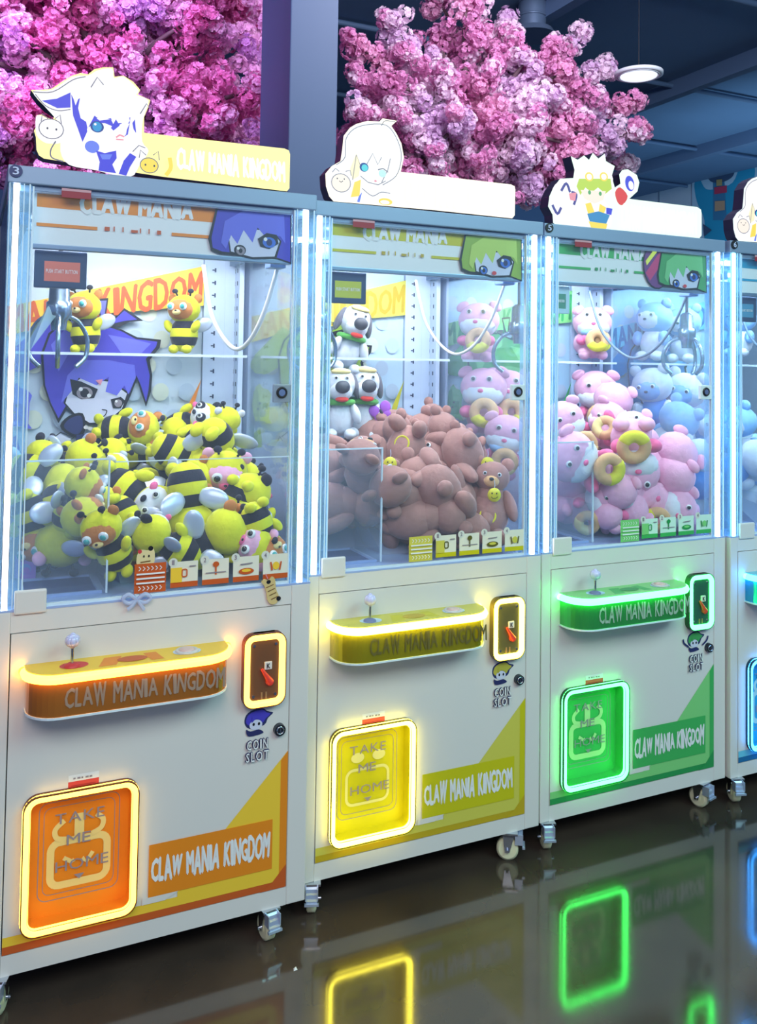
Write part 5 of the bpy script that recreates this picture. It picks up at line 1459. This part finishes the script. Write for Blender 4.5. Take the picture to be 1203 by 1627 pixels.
PIGS = [
 ('pigtoy', 942, 528, 0.60, 0, 0, 0, 1.15, 'pink pig plush with a doughnut on the shelf of the green machine, front one'),
 ('pigtoy', 1004, 530, 0.62, 6, 0, 40, 1.05, 'pink pig plush on the shelf of the green machine, turned towards the blue machine'),
 ('pigtoy', 742, 526, 0.58, 0, 0, -6, 1.2, 'pink pig plush on the green machine shelf, seen through the yellow machine behind its hose'),
 ('pigtoy', 738, 636, 0.56, 0, 0, -4, 1.35, 'pink pig plush with a doughnut right above the bears, seen through the side panes'),
 ('pigtoy', 806, 636, 0.52, 2, 0, 4, 1.3, 'pink pig plush with a doughnut next to the glass lock, seen through the yellow machine'),
 ('creampig', 794, 706, 0.40, 10, 10, 0, 1.2, 'pink pig plush with a pale doughnut behind the raised bear arm'),
 ('pigtoy', 946, 634, 0.52, 0, 16, 0, 1.3, 'pink pig plush topmost on the heap of the green machine, white muzzle'),
 ('pigtoy', 992, 650, 0.46, 20, 0, 150, 1.2, 'pink pig plush with its back turned at the top right of the pink heap'),
 ('creampig', 962, 676, 0.36, 30, 40, -20, 1.15, 'pink pig plush lying with both arms up below the topmost pig'),
 ('creampig', 898, 684, 0.30, -20, 20, 20, 1.2, 'pink pig plush at the left light post with its pink arm across the white muzzle'),
 ('pigtoy', 922, 734, 0.18, -60, 30, 10, 1.35, 'pink pig plush showing a lime-iced doughnut in front, left of the upside-down pig'),
 ('pigtoy', 1004, 726, 0.16, 178, 0, -8, 1.45, 'upside-down pink pig plush with its blue lip up and eyes below'),
 ('creampig', 990, 688, 0.30, 80, 20, -30, 1.15, 'pink pig plush lying with a beige doughnut above the upside-down pig'),
 ('pigtoy', 1030, 694, 0.30, 110, 0, 100, 1.1, 'pink pig plush lying on its side at the right of the heap'),
 ('pigtoy', 1078, 728, 0.14, 60, 0, 160, 1.25, 'pink pig plush with its back turned at the right-hand side pane'),
 ('creampig', 1092, 772, 0.10, 10, 10, 150, 1.25, 'pink pig plush leaning in the right corner, tan doughnut behind'),
 ('creampig', 900, 778, 0.33, 0, 10, 150, 1.3, 'pale pig plush behind the chute guard on the left'),
 ('creampig', 960, 776, 0.24, 40, 0, 150, 1.3, 'pale pig plush behind the chute guard edge'),
 ('pigtoy', 1010, 786, 0.12, -70, 20, 160, 1.35, 'pink pig plush with a large rounded back in front under the upside-down pig'),
 ('pigtoy', 1056, 812, 0.10, 90, 0, 10, 1.2, 'pink pig plush lying low behind the green cards with a yellow doughnut'),
 ('creampig', 946, 830, 0.10, 60, 20, 20, 1.1, 'pale pig plush at the bottom in front of the chute rim'),
 ('pigtoy', 870, 740, 0.36, 0, 0, 150, 1.2, 'pink pig plush at the left pane behind the white light post'),
 ('pigtoy', 1066, 690, 0.36, -30, 0, 120, 1.1, 'pink pig plush at the right rear below the blue machine window'),
 ('creampig', 990, 838, 0.12, 70, 0, 150, 0.95, 'pale pig plush lying on the floor left of the first green card'),
 ('pigtoy', 1030, 826, 0.14, -30, 0, 160, 1.0, 'pink pig plush on the floor behind the first green cards'),
 ('creampig', 1102, 822, 0.12, -80, 0, 150, 1.0, 'pale pig plush on the floor behind the last green card'),
 ('creampig', 930, 800, 0.30, 100, 0, 160, 1.1, 'pale pig plush lying in the heap above the chute rim'),
 ('pigtoy', 972, 800, 0.16, 20, 0, 150, 1.1, 'pink pig plush with its back turned right of the chute guard edge'),
 ('creampig', 900, 832, 0.34, 20, 0, 0, 1.1, 'pale pig plush low behind the chute of the green machine'),
]
for kind, px, py, dy, ang, tilt, face, sc, lab in PIGS:
    put(pig(kind), 2, px, py, dy, ang, tilt, face, sc, lab, 'pig plushes in the green machine')

HOODS = [
 ('hood', 1040, 524, 0.60, 0, 0, -30, 1.3, 'pale bear plush in a blue hood on the blue machine shelf, leftmost'),
 ('hood', 1086, 530, 0.58, 0, 0, -20, 1.25, 'pale bear plush in a blue hood on the blue machine shelf, nearer the light post'),
 ('white', 1040, 632, 0.56, -10, 10, -20, 1.4, 'white plush with a blue face on top of the blue machine heap, left'),
 ('white', 1086, 640, 0.52, 10, 10, -20, 1.4, 'white plush with a blue face on top of the blue machine heap, nearer the post'),
 ('hood', 1068, 684, 0.42, 30, 10, 150, 1.35, 'round blue hooded plush with its back turned below the white ones'),
 ('hood', 1108, 690, 0.36, 80, 0, -30, 1.25, 'blue hooded plush lying on its side behind the green machine post'),
 ('white', 1112, 744, 0.26, 0, 0, 140, 1.25, 'white and blue plush low behind the right light post of the green machine'),
 ('hood', 1180, 690, 0.40, -20, 0, -30, 1.3, 'blue hooded plush seen through the front pane of the blue machine, upper'),
 ('white', 1186, 738, 0.24, 60, 10, 150, 1.3, 'white and blue plush seen through the front pane of the blue machine, middle'),
 ('hood', 1196, 790, 0.30, 10, 0, -20, 1.3, 'blue hooded plush at the right picture edge, lowest in the blue machine'),
 ('hood', 1186, 524, 0.58, 0, 0, -30, 1.2, 'blue hooded plush on the shelf at the right picture edge'),
]
for kind, px, py, dy, ang, tilt, face, sc, lab in HOODS:
    put(hooded(kind), 3, px, py, dy, ang, tilt, face, sc, lab, 'blue and white plushes in the blue machine')
settle()
for px, py, dy, lab in ((793, 775, -0.0, 'bright yellow smiley charm on the bear sitting at the right of the yellow machine'),
                        (567, 756, 0.20, 'yellow-green smiley charm dangling behind the chute guard'),
                        (620, 737, 0.20, 'yellow smiley charm under the bowed bear, seen edge on'),
                        (775, 737, 0.14, 'yellow smiley charm lying above the smiley bear')):
    p = at_y(px, py, max(0.03, dy))
    if px == 793: p = SMB.matrix_world @ Vector((0.012, -0.064, 0.014))
    smiley((p.x, p.y, p.z), lab)['group'] = 'smiley charms in the yellow machine'
# ------------------------------------------------------------------ small loose things
p = at_y(40, 908, YS[0] + 0.30)
t = thing('prize_card', 'purple boxed card standing behind the prize chute of the orange machine', 'card', (p.x, p.y, 0), (0, 0, R(-8)))
mb = MB(); mb.box(-0.026, 0.026, 0, 0.012, p.z - 0.042, p.z + 0.042); mb.build('box', mat('card_violet', srgb(160, 120, 214), 0.3, coat=0.4), t)
a = Art(0.0); a.ell((0, p.z + 0.006), 0.014, 0.014, flat('card_swirl', 110, 150, 220)); a.ell((0.003, p.z + 0.002), 0.009, 0.009, mat('card_violet', (0, 0, 0))); a.rect(-0.02, 0.02, p.z - 0.038, p.z - 0.030, PINKP); a.build('front_print', t)

u, z = LP(0, 429, 938)
t = thing('bear_tag', 'beige cartoon bear tag hanging crooked from the ledge of the orange machine', 'tag', (XS[0] + u, YS[0] - 0.003, z), (0, R(-14), 0))
mb = MB(); mb.prism(smooth([(-0.014, 0.020), (-0.018, 0.030), (-0.008, 0.034), (0.0, 0.028), (0.012, 0.034), (0.018, 0.024), (0.015, 0.0), (0.018, -0.022), (0.008, -0.036), (-0.006, -0.034), (-0.013, -0.02), (-0.011, 0.0)], 3), -0.0025, 0.002); mb.build('card', flat('tag_beige', 216, 190, 130), t)
a = Art(-0.0025); a.ell((0.0, 0.024), 0.006, 0.005, BLACK); a.ell((0.016, -0.026), 0.006, 0.006, BLACK)
for i in range(4): a.line([(-0.010 + 0.002 * i, 0.012 - i * 0.011), (0.011 + 0.001 * i, 0.014 - i * 0.011)], 0.0022, flat('tag_brown', 130, 96, 56))
a.build('print', t)
mb = MB(); mb.tube([(0.0, 0.0, 0.032), (-0.003, -0.001, 0.046)], 0.0015, 6); mb.build('thread', PINKP, t)

u, z = LP(0, 217, 952)
t = thing('ribbon_bow', 'crumpled translucent pale blue ribbon bow stuck on the ledge of the orange machine', 'bow', (XS[0] + u, YS[0] - 0.006, z))
RIB = glass_mat('ribbon_film', (0.80, 0.86, 1.0), 0.45, (0.75, 0.82, 1.0))
for nm, pts in (('loop', [(0, 0, 0), (-0.02, -0.006, 0.016), (-0.034, -0.004, 0.006), (-0.02, -0.003, -0.006), (0, 0, 0)]), ('loop', [(0, 0, 0), (0.018, -0.006, 0.014), (0.032, -0.004, 0.002), (0.018, -0.003, -0.008), (0, 0, 0)]), ('tail', [(0, 0, 0), (-0.012, -0.005, -0.012), (-0.022, -0.004, -0.020)]), ('tail', [(0, 0, 0), (0.010, -0.005, -0.014), (0.016, -0.004, -0.024)])):
    mb = MB(); mb.tube(smooth(pts, 4, False), 0.005, 6); mb.build(nm, RIB, t)

u, z = LP(0, 233, 884)
t = thing('bee_sticker', 'small cream cartoon sticker with black ears above the first instruction card', 'sticker', (XS[0] + u, YS[0] + 0.0035, z))
a = Art(0.0, 0.0003)
a.poly(smooth([(-0.020, -0.022), (-0.022, 0.004), (-0.012, 0.016), (0.004, 0.014), (0.014, 0.020), (0.020, 0.006), (0.016, -0.022)], 3), flat('tag_cream', 232, 214, 160))
a.ell((0.010, 0.018), 0.006, 0.006, BLACK); a.ell((-0.016, 0.012), 0.005, 0.005, REDP); a.ell((-0.006, 0.0), 0.002, 0.003, BLACK); a.ell((0.006, 0.0), 0.002, 0.003, BLACK); a.line([(-0.014, -0.014), (0.010, -0.012)], 0.003, flat('tag_brown', 130, 96, 56))
a.build('print', t)

q = at_z(469, 1541, 0)
t = thing('paper_scrap', 'tiny crumpled white paper scrap on the dark floor below the yellow machine', 'paper', (q.x, q.y, 0))
mb = MB(); mb.add([(-0.005, -0.004, 0.0005), (0.005, -0.003, 0.001), (0.004, 0.005, 0.004), (-0.003, 0.004, 0.002), (0.0, 0.0, 0.006)], [(0, 1, 4), (1, 2, 4), (2, 3, 4), (3, 0, 4)])
mb.build('paper', WHITE, t)
